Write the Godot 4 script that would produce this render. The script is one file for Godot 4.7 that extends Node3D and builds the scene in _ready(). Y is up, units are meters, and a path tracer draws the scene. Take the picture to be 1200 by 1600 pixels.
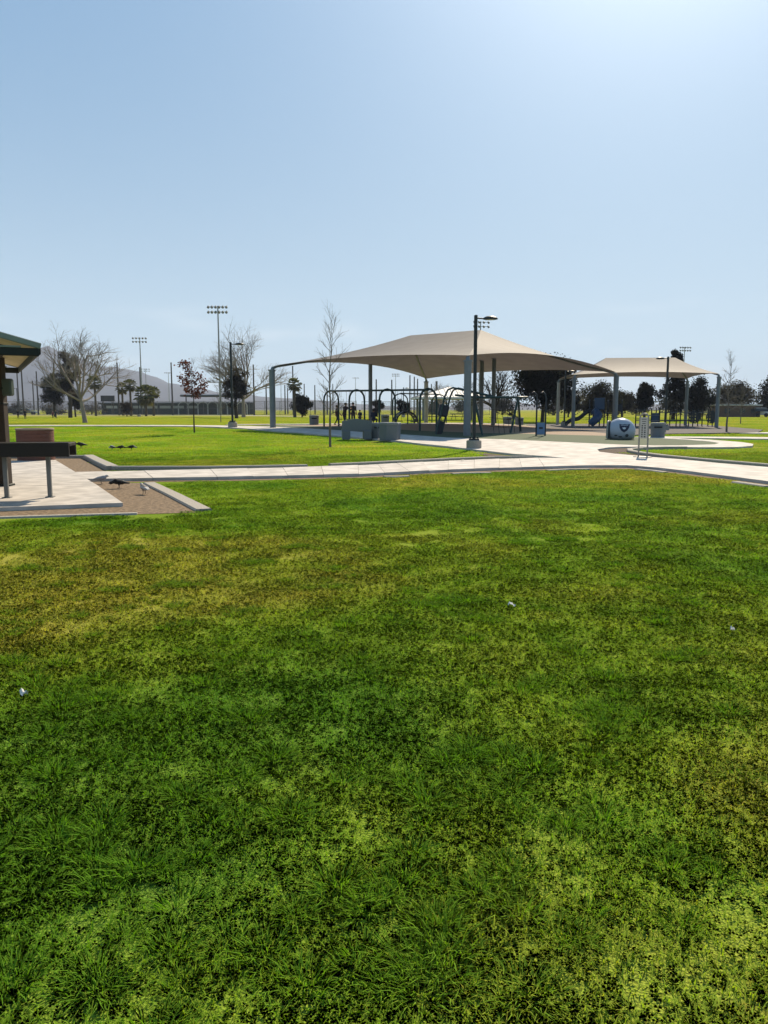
extends Node3D
# A city park: lawn, concrete paths, a playground under two fabric shade canopies, ball fields and mountains behind.
# x to the right, y up, -z away from the camera; "d" below is the distance ahead, -z.

var rng := RandomNumberGenerator.new()
var big_noise := FastNoiseLite.new()
var mid_noise := FastNoiseLite.new()
var fine_noise := FastNoiseLite.new()
var used := {}
var M := {}
var hard: Array = []          # outlines (x, d) of everything that is not lawn
var hard_box: Array = []

# ---------------------------------------------------------------- helpers: terrain
func ground_y(x: float, d: float) -> float:
	return smoothstep(28.0, 52.0, d) * (0.4 - 0.3 * smoothstep(7.0, 15.0, x) * (1.0 - smoothstep(70.0, 110.0, d)))

func P(x: float, d: float, up := 0.0) -> Vector3:
	return Vector3(x, ground_y(x, d) + up, -d)

# ---------------------------------------------------------------- helpers: mesh builder
class MB:
	var v := PackedVector3Array()
	var n := PackedVector3Array()
	var c := PackedColorArray()
	var i := PackedInt32Array()
	var col := Color.WHITE
	var tinted := false
	func vert(p: Vector3, nn: Vector3) -> int:
		v.append(p); n.append(nn)
		if tinted: c.append(col)
		return v.size() - 1
	func tri(a: Vector3, b: Vector3, d: Vector3) -> void:
		var nn := (b - a).cross(d - a)
		if nn.length_squared() < 1e-16: return
		nn = nn.normalized()
		var s := vert(a, nn); vert(b, nn); vert(d, nn)
		i.append(s); i.append(s + 2); i.append(s + 1)
	func quad(a: Vector3, b: Vector3, d: Vector3, e: Vector3) -> void:
		var nn := (b - a).cross(d - a)
		if nn.length_squared() < 1e-16: nn = (d - a).cross(e - a)
		nn = nn.normalized()
		var s := vert(a, nn); vert(b, nn); vert(d, nn); vert(e, nn)
		for k in [0, 2, 1, 0, 3, 2]: i.append(s + k)
	# box with chamfered edges; t places it
	func box(t: Transform3D, size: Vector3, bev := 0.0) -> void:
		var h := size * 0.5
		var b := minf(bev, minf(h.x, minf(h.y, h.z)) * 0.9)
		var ax := [Vector3.RIGHT, Vector3.UP, Vector3.BACK]
		for k in 3:
			var u: int = (k + 1) % 3
			var w: int = (k + 2) % 3
			for s in [-1.0, 1.0]:
				var o: Vector3 = ax[k] * h[k] * s
				var pu: Vector3 = ax[u] * (h[u] - b)
				var pw: Vector3 = ax[w] * (h[w] - b)
				if s > 0: quad(t * (o - pu - pw), t * (o + pu - pw), t * (o + pu + pw), t * (o - pu + pw))
				else: quad(t * (o - pu - pw), t * (o - pu + pw), t * (o + pu + pw), t * (o + pu - pw))
		if b <= 0.0: return
		for k in 3:
			var u: int = (k + 1) % 3
			var w: int = (k + 2) % 3
			for su in [-1.0, 1.0]:
				for sw in [-1.0, 1.0]:
					var e0: Vector3 = ax[u] * h[u] * su + ax[w] * (h[w] - b) * sw
					var e1: Vector3 = ax[u] * (h[u] - b) * su + ax[w] * h[w] * sw
					var l: Vector3 = ax[k] * (h[k] - b)
					edge(t, e0, e1, l)
		for sx in [-1.0, 1.0]:
			for sy in [-1.0, 1.0]:
				for sz in [-1.0, 1.0]:
					var a := Vector3(h.x * sx, (h.y - b) * sy, (h.z - b) * sz)
					var d := Vector3((h.x - b) * sx, h.y * sy, (h.z - b) * sz)
					var e := Vector3((h.x - b) * sx, (h.y - b) * sy, h.z * sz)
					if (d - a).cross(e - a).dot(a) > 0: tri(t * a, t * d, t * e)
					else: tri(t * a, t * e, t * d)
	func edge(t: Transform3D, e0: Vector3, e1: Vector3, l: Vector3) -> void:
		if (e1 - e0).cross(l).dot(e0 + e1) > 0: quad(t * (e0 - l), t * (e1 - l), t * (e1 + l), t * (e0 + l))
		else: quad(t * (e0 - l), t * (e0 + l), t * (e1 + l), t * (e1 - l))
	func bx(at: Vector3, size: Vector3, bev := 0.0) -> void:
		box(Transform3D(Basis(), at), size, bev)
	# round tube through points with a radius at each
	func tube(pts: Array, rad: Array, sides := 8, caps := true) -> void:
		var rings: Array = []
		var side := Vector3.ZERO
		for k in pts.size():
			var dir: Vector3
			if k == 0: dir = pts[1] - pts[0]
			elif k == pts.size() - 1: dir = pts[k] - pts[k - 1]
			else: dir = (pts[k + 1] - pts[k]).normalized() + (pts[k] - pts[k - 1]).normalized()
			dir = dir.normalized()
			if k == 0:
				side = dir.cross(Vector3.RIGHT if absf(dir.x) < 0.8 else Vector3.UP).normalized()
			else:
				side = (side - dir * side.dot(dir)).normalized()
			var up := dir.cross(side)
			var ring := []
			for q in sides:
				var a := TAU * q / sides
				var nn := side * cos(a) + up * sin(a)
				ring.append(vert(pts[k] + nn * float(rad[k]), nn))
			rings.append(ring)
			if caps and (k == 0 or k == pts.size() - 1):
				var cap := dir * (-1.0 if k == 0 else 1.0)
				var m := vert(pts[k], cap)
				var first := v.size()
				for q in sides:
					var a := TAU * q / sides
					vert(pts[k] + (side * cos(a) + up * sin(a)) * float(rad[k]), cap)
				for q in sides:
					var q2 := (q + 1) % sides
					i.append(m)
					if k == 0: i.append(first + q); i.append(first + q2)
					else: i.append(first + q2); i.append(first + q)
		for k in pts.size() - 1:
			for q in sides:
				var q2 := (q + 1) % sides
				var a: int = rings[k][q]
				var b: int = rings[k][q2]
				var d: int = rings[k + 1][q2]
				var e: int = rings[k + 1][q]
				for z in [a, d, b, a, e, d]: i.append(z)
	# solid of revolution about y at "at"; profile of Vector2(radius, height) from bottom to top
	func lathe(at: Vector3, prof: Array, segs := 24, sharp := true) -> void:
		for k in prof.size() - 1:
			var p0: Vector2 = prof[k]
			var p1: Vector2 = prof[k + 1]
			var dd := p1 - p0
			if dd.length() < 1e-6: continue
			var nn := Vector2(dd.y, -dd.x).normalized()
			var n0 := nn
			var n1 := nn
			if not sharp:
				if k > 0:
					var q: Vector2 = p0 - prof[k - 1]
					n0 = (nn + Vector2(q.y, -q.x).normalized()).normalized()
				if k < prof.size() - 2:
					var q: Vector2 = prof[k + 2] - p1
					n1 = (nn + Vector2(q.y, -q.x).normalized()).normalized()
			if segs <= 8:
				for s in segs:
					var r0 := Vector3(cos(TAU * s / segs), 0, sin(TAU * s / segs))
					var r1 := Vector3(cos(TAU * (s + 1) / segs), 0, sin(TAU * (s + 1) / segs))
					var up := Vector3.UP
					if p0.x > 1e-6: quad(at + r0 * p0.x + up * p0.y, at + r0 * p1.x + up * p1.y, at + r1 * p1.x + up * p1.y, at + r1 * p0.x + up * p0.y)
					else: tri(at + up * p0.y, at + r0 * p1.x + up * p1.y, at + r1 * p1.x + up * p1.y)
				continue
			var first := v.size()
			for s in segs + 1:
				var a := TAU * s / segs
				var r := Vector3(cos(a), 0, sin(a))
				vert(at + r * p0.x + Vector3.UP * p0.y, r * n0.x + Vector3.UP * n0.y)
				vert(at + r * p1.x + Vector3.UP * p1.y, r * n1.x + Vector3.UP * n1.y)
			for s in segs:
				var a := first + s * 2
				for z in [a, a + 2, a + 1, a + 1, a + 2, a + 3]: i.append(z)
	# upright prism over an outline of (x, z) points
	func prism(poly: PackedVector2Array, y0: float, y1: float, t := Transform3D()) -> void:
		var p := poly
		if Geometry2D.is_polygon_clockwise(p): p.reverse()
		var tr := Geometry2D.triangulate_polygon(p)
		for k in range(0, tr.size(), 3):
			var a := p[tr[k]]; var b := p[tr[k + 1]]; var d := p[tr[k + 2]]
			if (b - a).cross(d - a) > 0:
				var s := b; b = d; d = s
			tri(t * Vector3(a.x, y1, a.y), t * Vector3(b.x, y1, b.y), t * Vector3(d.x, y1, d.y))
			tri(t * Vector3(a.x, y0, a.y), t * Vector3(d.x, y0, d.y), t * Vector3(b.x, y0, b.y))
		var area := 0.0
		for k in p.size(): area += p[k].cross(p[(k + 1) % p.size()])
		for k in p.size():
			var a := p[k]; var b := p[(k + 1) % p.size()]
			if area > 0: quad(t * Vector3(a.x, y1, a.y), t * Vector3(b.x, y1, b.y), t * Vector3(b.x, y0, b.y), t * Vector3(a.x, y0, a.y))
			else: quad(t * Vector3(a.x, y0, a.y), t * Vector3(b.x, y0, b.y), t * Vector3(b.x, y1, b.y), t * Vector3(a.x, y1, a.y))
	func mesh() -> ArrayMesh:
		var a := []
		a.resize(Mesh.ARRAY_MAX)
		a[Mesh.ARRAY_VERTEX] = v; a[Mesh.ARRAY_NORMAL] = n; a[Mesh.ARRAY_INDEX] = i
		if tinted: a[Mesh.ARRAY_COLOR] = c
		var m := ArrayMesh.new()
		m.add_surface_from_arrays(Mesh.PRIMITIVE_TRIANGLES, a)
		return m

# ---------------------------------------------------------------- helpers: nodes
func numbered(called: String) -> String:
	used[called] = used.get(called, -1) + 1
	return called if used[called] == 0 else "%s_%03d" % [called, used[called]]

func meta(o: Node, label := "", category := "", group := "", kind := "") -> void:
	if label: o.set_meta("label", label)
	if category: o.set_meta("category", category)
	if group: o.set_meta("group", group)
	if kind: o.set_meta("kind", kind)

func thing(called: String, at: Vector3, turn: float, label: String, category: String, group := "") -> Node3D:
	var o := Node3D.new()
	o.name = numbered(called)
	add_child(o)
	o.position = at
	o.rotation.y = turn
	meta(o, label, category, group)
	return o

func part(mb: MB, called: String, m: Material, parent: Node3D, kind := "") -> MeshInstance3D:
	var o := MeshInstance3D.new()
	o.mesh = mb.mesh()
	o.material_override = m
	o.name = called if parent != self else numbered(called)
	parent.add_child(o, true)
	if kind: o.set_meta("kind", kind)
	return o

func copy(o: Node3D, at: Vector3, turn: float, label := "") -> Node3D:
	var c: Node3D = o.duplicate()
	c.name = numbered(String(o.name).trim_suffix("_001"))
	add_child(c)
	c.position = at
	c.rotation.y = turn
	if label: c.set_meta("label", label)
	return c

# ---------------------------------------------------------------- helpers: materials
func grey_texture(seed_: int, freq: float, low: float, high: float, octaves := 4, size := 256) -> NoiseTexture2D:
	var f := FastNoiseLite.new()
	f.seed = seed_
	f.noise_type = FastNoiseLite.TYPE_SIMPLEX_SMOOTH
	f.frequency = freq
	f.fractal_octaves = octaves
	var g := Gradient.new()
	g.set_color(0, Color(low, low, low))
	g.set_color(1, Color(high, high, high))
	var t := NoiseTexture2D.new()
	t.width = size; t.height = size
	t.seamless = true
	t.noise = f
	t.color_ramp = g
	return t

var tex := {}
func mat(called: String, lin: Color, rough := 0.8, metal := 0.0, pattern := "", scale_ := 1.0, relief := 0.0) -> StandardMaterial3D:
	var m := StandardMaterial3D.new()
	m.resource_name = called
	m.albedo_color = lin.linear_to_srgb()
	m.roughness = rough
	m.metallic_specular = 0.35
	m.metallic = metal
	if pattern:
		m.albedo_texture = tex[pattern]
		m.uv1_triplanar = true
		m.uv1_world_triplanar = true
		m.uv1_scale = Vector3.ONE * scale_
		if relief > 0.0:
			m.heightmap_enabled = true
			m.heightmap_texture = tex[pattern]
			m.heightmap_scale = relief
	M[called] = m
	return m

func materials() -> void:
	tex.fine = grey_texture(11, 0.05, 0.72, 1.0, 5, 512)
	tex.blotch = grey_texture(12, 0.012, 0.78, 1.0, 5, 512)
	tex.grit = grey_texture(13, 0.16, 0.55, 1.0, 3, 512)
	tex.soil = grey_texture(15, 0.06, 0.55, 1.0, 6, 512)
	tex.soft = grey_texture(14, 0.01, 0.88, 1.0, 3, 256)
	mat("concrete", Color(0.54, 0.50, 0.45), 0.85, 0.0, "blotch", 0.22)
	mat("concrete_b", Color(0.51, 0.47, 0.42), 0.85, 0.0, "blotch", 0.3)
	mat("kerb", Color(0.40, 0.365, 0.31), 0.9, 0.0, "fine", 0.8, 1.0)
	mat("dirt", Color(0.27, 0.19, 0.115), 1.0, 0.0, "soil", 0.33, 3.0)
	mat("mulch", Color(0.16, 0.115, 0.08), 1.0, 0.0, "grit", 0.5, 4.0)
	mat("green_rubber", Color(0.085, 0.115, 0.06), 0.95, 0.0, "fine", 0.5)
	mat("tan_rubber", Color(0.37, 0.27, 0.19), 0.95, 0.0, "fine", 0.4)
	mat("dark_rubber", Color(0.10, 0.09, 0.085), 0.95, 0.0, "fine", 0.4)
	mat("pole_paint", Color(0.018, 0.026, 0.028), 0.45, 0.0, "soft", 1.0)
	mat("lamp_lens", Color(0.5, 0.5, 0.46), 0.3)
	mat("steel_grey", Color(0.17, 0.19, 0.20), 0.5, 0.0, "soft", 0.6)
	mat("steel_pale", Color(0.36, 0.34, 0.30), 0.55, 0.0, "soft", 0.6)
	mat("galvanised", Color(0.30, 0.31, 0.31), 0.45, 0.5, "soft", 1.0)
	mat("net_pole", Color(0.06, 0.055, 0.055), 0.8)
	mat("swing_paint", Color(0.018, 0.045, 0.042), 0.45)
	mat("play_dark", Color(0.02, 0.026, 0.034), 0.5)
	mat("play_blue", Color(0.025, 0.06, 0.12), 0.4)
	mat("play_grey", Color(0.13, 0.14, 0.15), 0.5)
	mat("rope", Color(0.04, 0.035, 0.03), 0.9)
	mat("bin_grey", Color(0.185, 0.205, 0.22), 0.8, 0.0, "fine", 1.2, 0.5)
	mat("bin_lid", Color(0.25, 0.27, 0.28), 0.75, 0.0, "fine", 1.2)
	mat("slot", Color(0.012, 0.012, 0.013), 0.9)
	mat("brick_red", Color(0.19, 0.085, 0.06), 0.9, 0.0, "fine", 1.6, 1.0)
	mat("brick_rim", Color(0.38, 0.30, 0.21), 0.85, 0.0, "fine", 1.6)
	mat("table_wood", Color(0.045, 0.036, 0.03), 0.7, 0.0, "grit", 1.1, 1.0)
	mat("table_leg", Color(0.17, 0.17, 0.16), 0.6, 0.0, "soft", 1.0)
	mat("post_wood", Color(0.05, 0.035, 0.025), 0.8, 0.0, "fine", 1.5, 1.0)
	mat("soffit", Color(0.55, 0.46, 0.26), 0.8, 0.0, "soft", 0.8)
	mat("fascia", Color(0.012, 0.015, 0.012), 0.6)
	mat("roof_green", Color(0.20, 0.235, 0.195), 0.5, 0.0, "soft", 0.7)
	mat("box_green", Color(0.055, 0.075, 0.058), 0.5, 0.0, "soft", 1.0)
	var fab := mat("fabric", Color(0.142, 0.136, 0.136), 0.7, 0.0, "soft", 0.25)
	fab.metallic_specular = 0.3
	fab.backlight_enabled = true
	fab.backlight = Color(0.74, 0.70, 0.66)
	mat("white_roof", Color(0.55, 0.55, 0.53), 0.6)
	mat("helmet_shell", Color(0.34, 0.37, 0.42), 0.25)
	mat("helmet_dark", Color(0.03, 0.035, 0.035), 0.7)
	mat("helmet_rim", Color(0.25, 0.24, 0.20), 0.6)
	mat("emblem_black", Color(0.02, 0.025, 0.05), 0.5)
	mat("emblem_white", Color(0.55, 0.57, 0.6), 0.5)
	mat("sign_panel", Color(0.42, 0.41, 0.37), 0.6)
	mat("sign_print", Color(0.05, 0.05, 0.05), 0.7)
	mat("sign_frame", Color(0.24, 0.23, 0.20), 0.5, 0.3)
	mat("bark_pale", Color(0.33, 0.28, 0.235), 0.95, 0.0, "fine", 1.0)
	mat("bark_dark", Color(0.06, 0.048, 0.038), 0.95, 0.0, "fine", 1.0)
	mat("bark_young", Color(0.19, 0.16, 0.13), 0.95, 0.0, "fine", 2.0)
	mat("bark_palm", Color(0.13, 0.10, 0.075), 0.95, 0.0, "fine", 1.0)
	for a in [["leaf_oak", Color(0.135, 0.16, 0.07)], ["leaf_dark", Color(0.062, 0.08, 0.045)], ["leaf_olive", Color(0.19, 0.18, 0.09)], ["leaf_brown", Color(0.15, 0.105, 0.06)], ["leaf_red", Color(0.13, 0.042, 0.024)], ["leaf_palm", Color(0.12, 0.13, 0.06)], ["leaf_grey", Color(0.15, 0.165, 0.115)], ["leaf_dry", Color(0.17, 0.13, 0.085)]]:
		var m := mat(a[0], a[1], 0.75)
		m.backlight_enabled = true
		m.backlight = Color(0.85, 0.85, 0.6)
		m.vertex_color_use_as_albedo = true
	var gm := mat("grass_blade", Color.WHITE, 0.75)
	gm.metallic_specular = 0.08
	gm.vertex_color_use_as_albedo = true
	gm.backlight_enabled = true
	gm.backlight = Color(0.9, 0.95, 0.5)
	var lm := mat("lawn_soil", Color.WHITE, 1.0, 0.0, "grit", 0.9, 2.0)
	lm.vertex_color_use_as_albedo = true
	lm.metallic_specular = 0.0
	mat("hill", Color(0.05, 0.048, 0.07), 1.0, 0.0, "blotch", 0.004)
	mat("fence_wire", Color(0.14, 0.135, 0.13), 0.7)
	mat("wall_dark", Color(0.05, 0.05, 0.055), 0.8, 0.0, "soft", 0.2)
	mat("wall_brown", Color(0.12, 0.075, 0.06), 0.85, 0.0, "soft", 0.2)
	mat("wall_pale", Color(0.42, 0.40, 0.37), 0.8)
	mat("roof_dark", Color(0.09, 0.09, 0.095), 0.7)
	mat("car_white", Color(0.6, 0.6, 0.58), 0.3)
	mat("car_dark", Color(0.03, 0.03, 0.035), 0.3)
	mat("car_glass", Color(0.02, 0.025, 0.03), 0.1)
	mat("tyre", Color(0.015, 0.015, 0.015), 0.9)
	mat("litter", Color(0.62, 0.60, 0.54), 0.8)
	var pm := mat("skin_and_cloth", Color.WHITE, 0.85)
	pm.vertex_color_use_as_albedo = true
	var fm := mat("feather", Color.WHITE, 0.7)
	fm.vertex_color_use_as_albedo = true
	mat("hair_dark", Color(0.012, 0.01, 0.009), 0.7)

# ---------------------------------------------------------------- sky
func sky_material(sun: Vector3) -> PanoramaSkyMaterial:
	var w := 1024
	var h := 512
	var wisps := FastNoiseLite.new()
	wisps.seed = 5
	wisps.frequency = 1.0
	wisps.fractal_octaves = 5
	var data := PackedFloat32Array()
	data.resize(w * h * 3)
	var at := 0
	for r in h:
		var up := PI * (0.5 - (r + 0.5) / h)
		var e := rad_to_deg(up)
		var e0 := maxf(e, 0.0)
		var base := Color(0.068, 0.175, 0.335).lerp(Color(0.49, 0.595, 0.64), exp(-e0 / 15.0) * 0.94)
		var cy := sin(up)
		var cr := cos(up)
		for q in w:
			var a := TAU * (q + 0.5) / w
			var dir := Vector3(sin(a) * cr, cy, -cos(a) * cr)
			var th := rad_to_deg(acos(clampf(dir.dot(sun), -1.0, 1.0)))
			var glow := 1.35 * exp(-th / 10.0)
			var c := Color(base.r + glow * 1.0, base.g + glow * 0.97, base.b + glow * 0.88)
			if e > 0.3 and e < 9.0:
				var n := wisps.get_noise_3d(dir.x * 5.0, e * 0.8, dir.z * 5.0)
				var cl := smoothstep(0.08, 0.5, n) * smoothstep(0.3, 2.0, e) * (1.0 - smoothstep(3.0, 9.0, e))
				c = c.lerp(Color(0.72, 0.73, 0.74), cl * 0.3)
			data[at] = c.r; data[at + 1] = c.g; data[at + 2] = c.b
			at += 3
	var im := Image.create_from_data(w, h, false, Image.FORMAT_RGBF, data.to_byte_array())
	var m := PanoramaSkyMaterial.new()
	m.panorama = ImageTexture.create_from_image(im)
	return m

# ---------------------------------------------------------------- ground sheets
func outline(pts: Array) -> PackedVector2Array:
	var p := PackedVector2Array()
	for q in pts: p.append(Vector2(q[0], q[1]))
	return p

func bare(p: PackedVector2Array) -> void:
	hard.append(p)
	var b := Rect2(p[0], Vector2.ZERO)
	for q in p: b = b.expand(q)
	hard_box.append(b)

func is_lawn(x: float, d: float) -> bool:
	var q := Vector2(x, d)
	for k in hard.size():
		if hard_box[k].has_point(q) and Geometry2D.is_point_in_polygon(q, hard[k]): return false
	return true

# a slab that follows the ground: top at "up" above it, sides going down by "thick"
func sheet(p: PackedVector2Array, up: float, thick: float, cell: float) -> MB:
	var mb := MB.new()
	var b := Rect2(p[0], Vector2.ZERO)
	for q in p: b = b.expand(q)
	var x := b.position.x
	while x < b.end.x:
		var d := b.position.y
		while d < b.end.y:
			var sq := PackedVector2Array([Vector2(x, d), Vector2(x + cell, d), Vector2(x + cell, d + cell), Vector2(x, d + cell)])
			for piece in Geometry2D.intersect_polygons(p, sq):
				var tr := Geometry2D.triangulate_polygon(piece)
				for k in range(0, tr.size(), 3):
					var t := [piece[tr[k]], piece[tr[k + 1]], piece[tr[k + 2]]]
					var v := []
					for s in t: v.append(P(s.x, s.y, up))
					if (v[1] - v[0]).cross(v[2] - v[0]).y < 0: mb.tri(v[0], v[2], v[1])
					else: mb.tri(v[0], v[1], v[2])
			d += cell
		x += cell
	if thick > 0.0:
		var area := 0.0
		for k in p.size(): area += p[k].cross(p[(k + 1) % p.size()])
		for k in p.size():
			var a := p[k]
			var e := p[(k + 1) % p.size()]
			if area < 0:
				var s := a; a = e; e = s
			var steps := maxi(1, int(a.distance_to(e) / cell))
			for s in steps:
				var q0 := a.lerp(e, float(s) / steps)
				var q1 := a.lerp(e, float(s + 1) / steps)
				mb.quad(P(q0.x, q0.y, up - thick), P(q1.x, q1.y, up - thick), P(q1.x, q1.y, up), P(q0.x, q0.y, up))
	return mb

func kerb(pts: Array, width: float, height: float, called := "kerb", m: Material = null) -> void:
	var mb := MB.new()
	var l := []
	for k in pts.size():
		var q := Vector2(pts[k][0], pts[k][1])
		var t: Vector2
		if k == 0: t = Vector2(pts[1][0], pts[1][1]) - q
		elif k == pts.size() - 1: t = q - Vector2(pts[k - 1][0], pts[k - 1][1])
		else: t = (Vector2(pts[k + 1][0], pts[k + 1][1]) - q).normalized() + (q - Vector2(pts[k - 1][0], pts[k - 1][1])).normalized()
		var s := t.normalized().orthogonal() * width * 0.5
		var c := 0.025
		var f := (width * 0.5 - c) / (width * 0.5)
		var y := height + rng.randf_range(-0.008, 0.008)
		l.append([P(q.x + s.x, q.y + s.y, -0.05), P(q.x + s.x, q.y + s.y, y - c), P(q.x + s.x * f, q.y + s.y * f, y), P(q.x - s.x * f, q.y - s.y * f, y), P(q.x - s.x, q.y - s.y, y - c), P(q.x - s.x, q.y - s.y, -0.05)])
	for k in l.size() - 1:
		for j in 5: mb.quad(l[k][j], l[k][j + 1], l[k + 1][j + 1], l[k + 1][j])
	for e in [0, l.size() - 1]:
		var r: Array = l[e]
		if e == 0: mb.quad(r[0], r[5], r[4], r[1]); mb.quad(r[1], r[4], r[3], r[2])
		else: mb.quad(r[0], r[1], r[4], r[5]); mb.quad(r[1], r[2], r[3], r[4])
	var o := part(mb, called, m if m else M.kerb, self)
	o.set_meta("kind", "structure")

# dry, yellow and lush parts of the lawn (linear colour of the grass itself)
func lawn_color(x: float, d: float) -> Color:
	var n := big_noise.get_noise_2d(x, d) * 0.75 + mid_noise.get_noise_2d(x, d) * 0.7
	# the dry patch to the left in the near lawn, and dry ground along the path
	n -= 1.45 * exp(-(pow((x + 3.3) / 2.1, 2) + pow((d - 7.4) / 1.9, 2)))
	n -= 0.6 * exp(-(pow((x + 1.0) / 1.0, 2) + pow((d - 6.3) / 0.6, 2)))
	n -= 0.5 * exp(-pow((d - (17.0 + 0.12 * x)) / 1.3, 2)) * smoothstep(-4.0, 0.0, x)
	n -= 0.7 * exp(-(pow((x - 5.5) / 2.0, 2) + pow((d - 18.8) / 1.6, 2)))
	n += 0.85 * exp(-(pow((x + 1.2) / 1.4, 2) + pow((d - 3.0) / 1.4, 2)))
	n += 0.30 * exp(-(pow((x - 2.5) / 3.5, 2) + pow((d - 14.0) / 3.5, 2)))
	if d > 56.0: n -= 0.65        # the field across the far path is drier
	if d > 22.0 and d <= 56.0: n -= 0.18   # so is the lawn between the two paths, a little
	var lush := Color(0.165, 0.335, 0.03)
	var plain := Color(0.31, 0.46, 0.04)
	var dry := Color(0.52, 0.50, 0.085)
	if n > 0.0: return plain.lerp(lush, clampf(n * 1.6, 0.0, 1.0))
	return plain.lerp(dry, clampf(-n * 1.15, 0.0, 1.0))

func build_ground() -> void:
	var xs := [0.0]
	var step := 0.6
	while xs[-1] < 3600.0:
		xs.append(xs[-1] + step)
		if xs[-1] > 14.0: step *= 1.12
	var ds := [-30.0, -10.0, 0.0]
	step = 0.6
	while ds[-1] < 4200.0:
		ds.append(ds[-1] + step)
		if ds[-1] > 40.0: step *= 1.07
	var cols := []
	for k in range(xs.size() - 1, 0, -1): cols.append(-xs[k])
	cols.append_array(xs)
	var mb := MB.new()
	mb.tinted = true
	for d in ds:
		for x in cols:
			var c := lawn_color(x, d)
			# thatch and soil between the blades: browner than the grass
			c = c.lerp(Color(0.22, 0.19, 0.08), 0.2)
			mb.col = c
			mb.vert(P(x, d), Vector3.UP)
	var w := cols.size()
	for r in ds.size() - 1:
		for k in w - 1:
			var a := r * w + k
			for z in [a, a + w, a + 1, a + 1, a + w, a + w + 1]: mb.i.append(z)
	var o := part(mb, "ground", M.lawn_soil, self)
	o.set_meta("kind", "structure")

# ---------------------------------------------------------------- grass
func blade_patch(size: float, count: int, h0: float, h1: float, width: float, clover: int, seed_: int, round_ := false, spread := 0.75, thatch := 0) -> ArrayMesh:
	var g := RandomNumberGenerator.new()
	g.seed = seed_
	var mb := MB.new()
	mb.tinted = true
	for k in count + thatch:
		var p: Vector3
		var flat := k >= count
		if round_:
			var a0 := g.randf() * TAU
			var r0 := sqrt(g.randf()) * size * 0.5
			p = Vector3(cos(a0) * r0, 0, sin(a0) * r0)
		else: p = Vector3(g.randf_range(-0.5, 0.5) * size, 0, g.randf_range(-0.5, 0.5) * size)
		var h := g.randf_range(h0, h1)
		var a := g.randf() * TAU
		var lean := Vector3(cos(a), 0, sin(a)) * h * g.randf_range(0.15, 1.0) * spread
		if flat:
			lean = Vector3(cos(a), 0, sin(a)) * g.randf_range(0.5, 1.0) * h1
			h = g.randf_range(0.2, 0.5) * h1
		if round_: lean = (lean + p * 0.9)
		var s := Vector3(cos(a + 1.57 + g.randf_range(-0.5, 0.5)), 0, sin(a + 1.57)) * width * g.randf_range(0.7, 1.3) * 0.5
		var m := p + lean * 0.38 + Vector3.UP * h * 0.62
		var t := p + lean + Vector3.UP * h * g.randf_range(0.75, 1.0)
		var q := g.randf()
		var v := g.randf_range(0.62, 1.0)
		mb.col = Color(v * (0.92 if q < 0.6 else 1.0), v, v * 0.9)
		if g.randf() < 0.06: mb.col = Color(1.0, 0.8, 0.9) * Color(0.95, 0.95, 1.0)
		var nn := s.cross(m - p).normalized()
		if nn.y < 0: nn = -nn
		var n2 := s.cross(t - m).normalized()
		if n2.y < 0: n2 = -n2
		if not round_:
			nn = (nn * 0.5 + Vector3.UP * 0.7).normalized()
			n2 = (n2 * 0.5 + Vector3.UP * 0.7).normalized()
		var i0 := mb.vert(p - s, nn); mb.vert(p + s, nn); mb.vert(m + s * 0.8, (nn + n2).normalized()); mb.vert(m - s * 0.8, (nn + n2).normalized()); mb.vert(t, n2)
		for z in [0, 2, 1, 0, 3, 2, 3, 4, 2]: mb.i.append(i0 + z)
	for k in clover:
		var p := Vector3(g.randf_range(-0.5, 0.5) * size, g.randf_range(h0 * 0.5, h1 * 0.75), g.randf_range(-0.5, 0.5) * size)
		var a := g.randf() * TAU
		var up := Vector3(g.randf_range(-0.5, 0.5), 1.0, g.randf_range(-0.5, 0.5)).normalized()
		var e := up.cross(Vector3(cos(a), 0, sin(a))).normalized()
		var f := up.cross(e)
		var r := g.randf_range(0.006, 0.011)
		var v := g.randf_range(0.55, 0.9)
		mb.col = Color(v * 0.72, v * 0.95, v)
		for leaf in 3:
			var b := TAU * leaf / 3.0
			var o := (e * cos(b) + f * sin(b))
			var o2 := (e * -sin(b) + f * cos(b))
			var i0 := mb.vert(p, up); mb.vert(p + o * r * 0.8 + o2 * r * 0.55, up); mb.vert(p + o * r * 1.35 + up * r * 0.2, up); mb.vert(p + o * r * 0.8 - o2 * r * 0.55, up)
			for z in [0, 2, 1, 0, 3, 2]: mb.i.append(i0 + z)
	return mb.mesh()

func scatter(called: String, meshes: Array, spots: Array, parent: Node3D) -> void:
	for k in meshes.size():
		var mine := []
		for s in spots:
			if s[3] % meshes.size() == k: mine.append(s)
		if mine.is_empty(): continue
		var mm := MultiMesh.new()
		mm.transform_format = MultiMesh.TRANSFORM_3D
		mm.use_colors = true
		mm.mesh = meshes[k]
		mm.instance_count = mine.size()
		for j in mine.size():
			mm.set_instance_transform(j, mine[j][0])
			mm.set_instance_color(j, mine[j][1])
		var o := MultiMeshInstance3D.new()
		o.multimesh = mm
		o.material_override = M.grass_blade
		o.name = called
		o.set_meta("kind", "stuff")
		parent.add_child(o, true)

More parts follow.
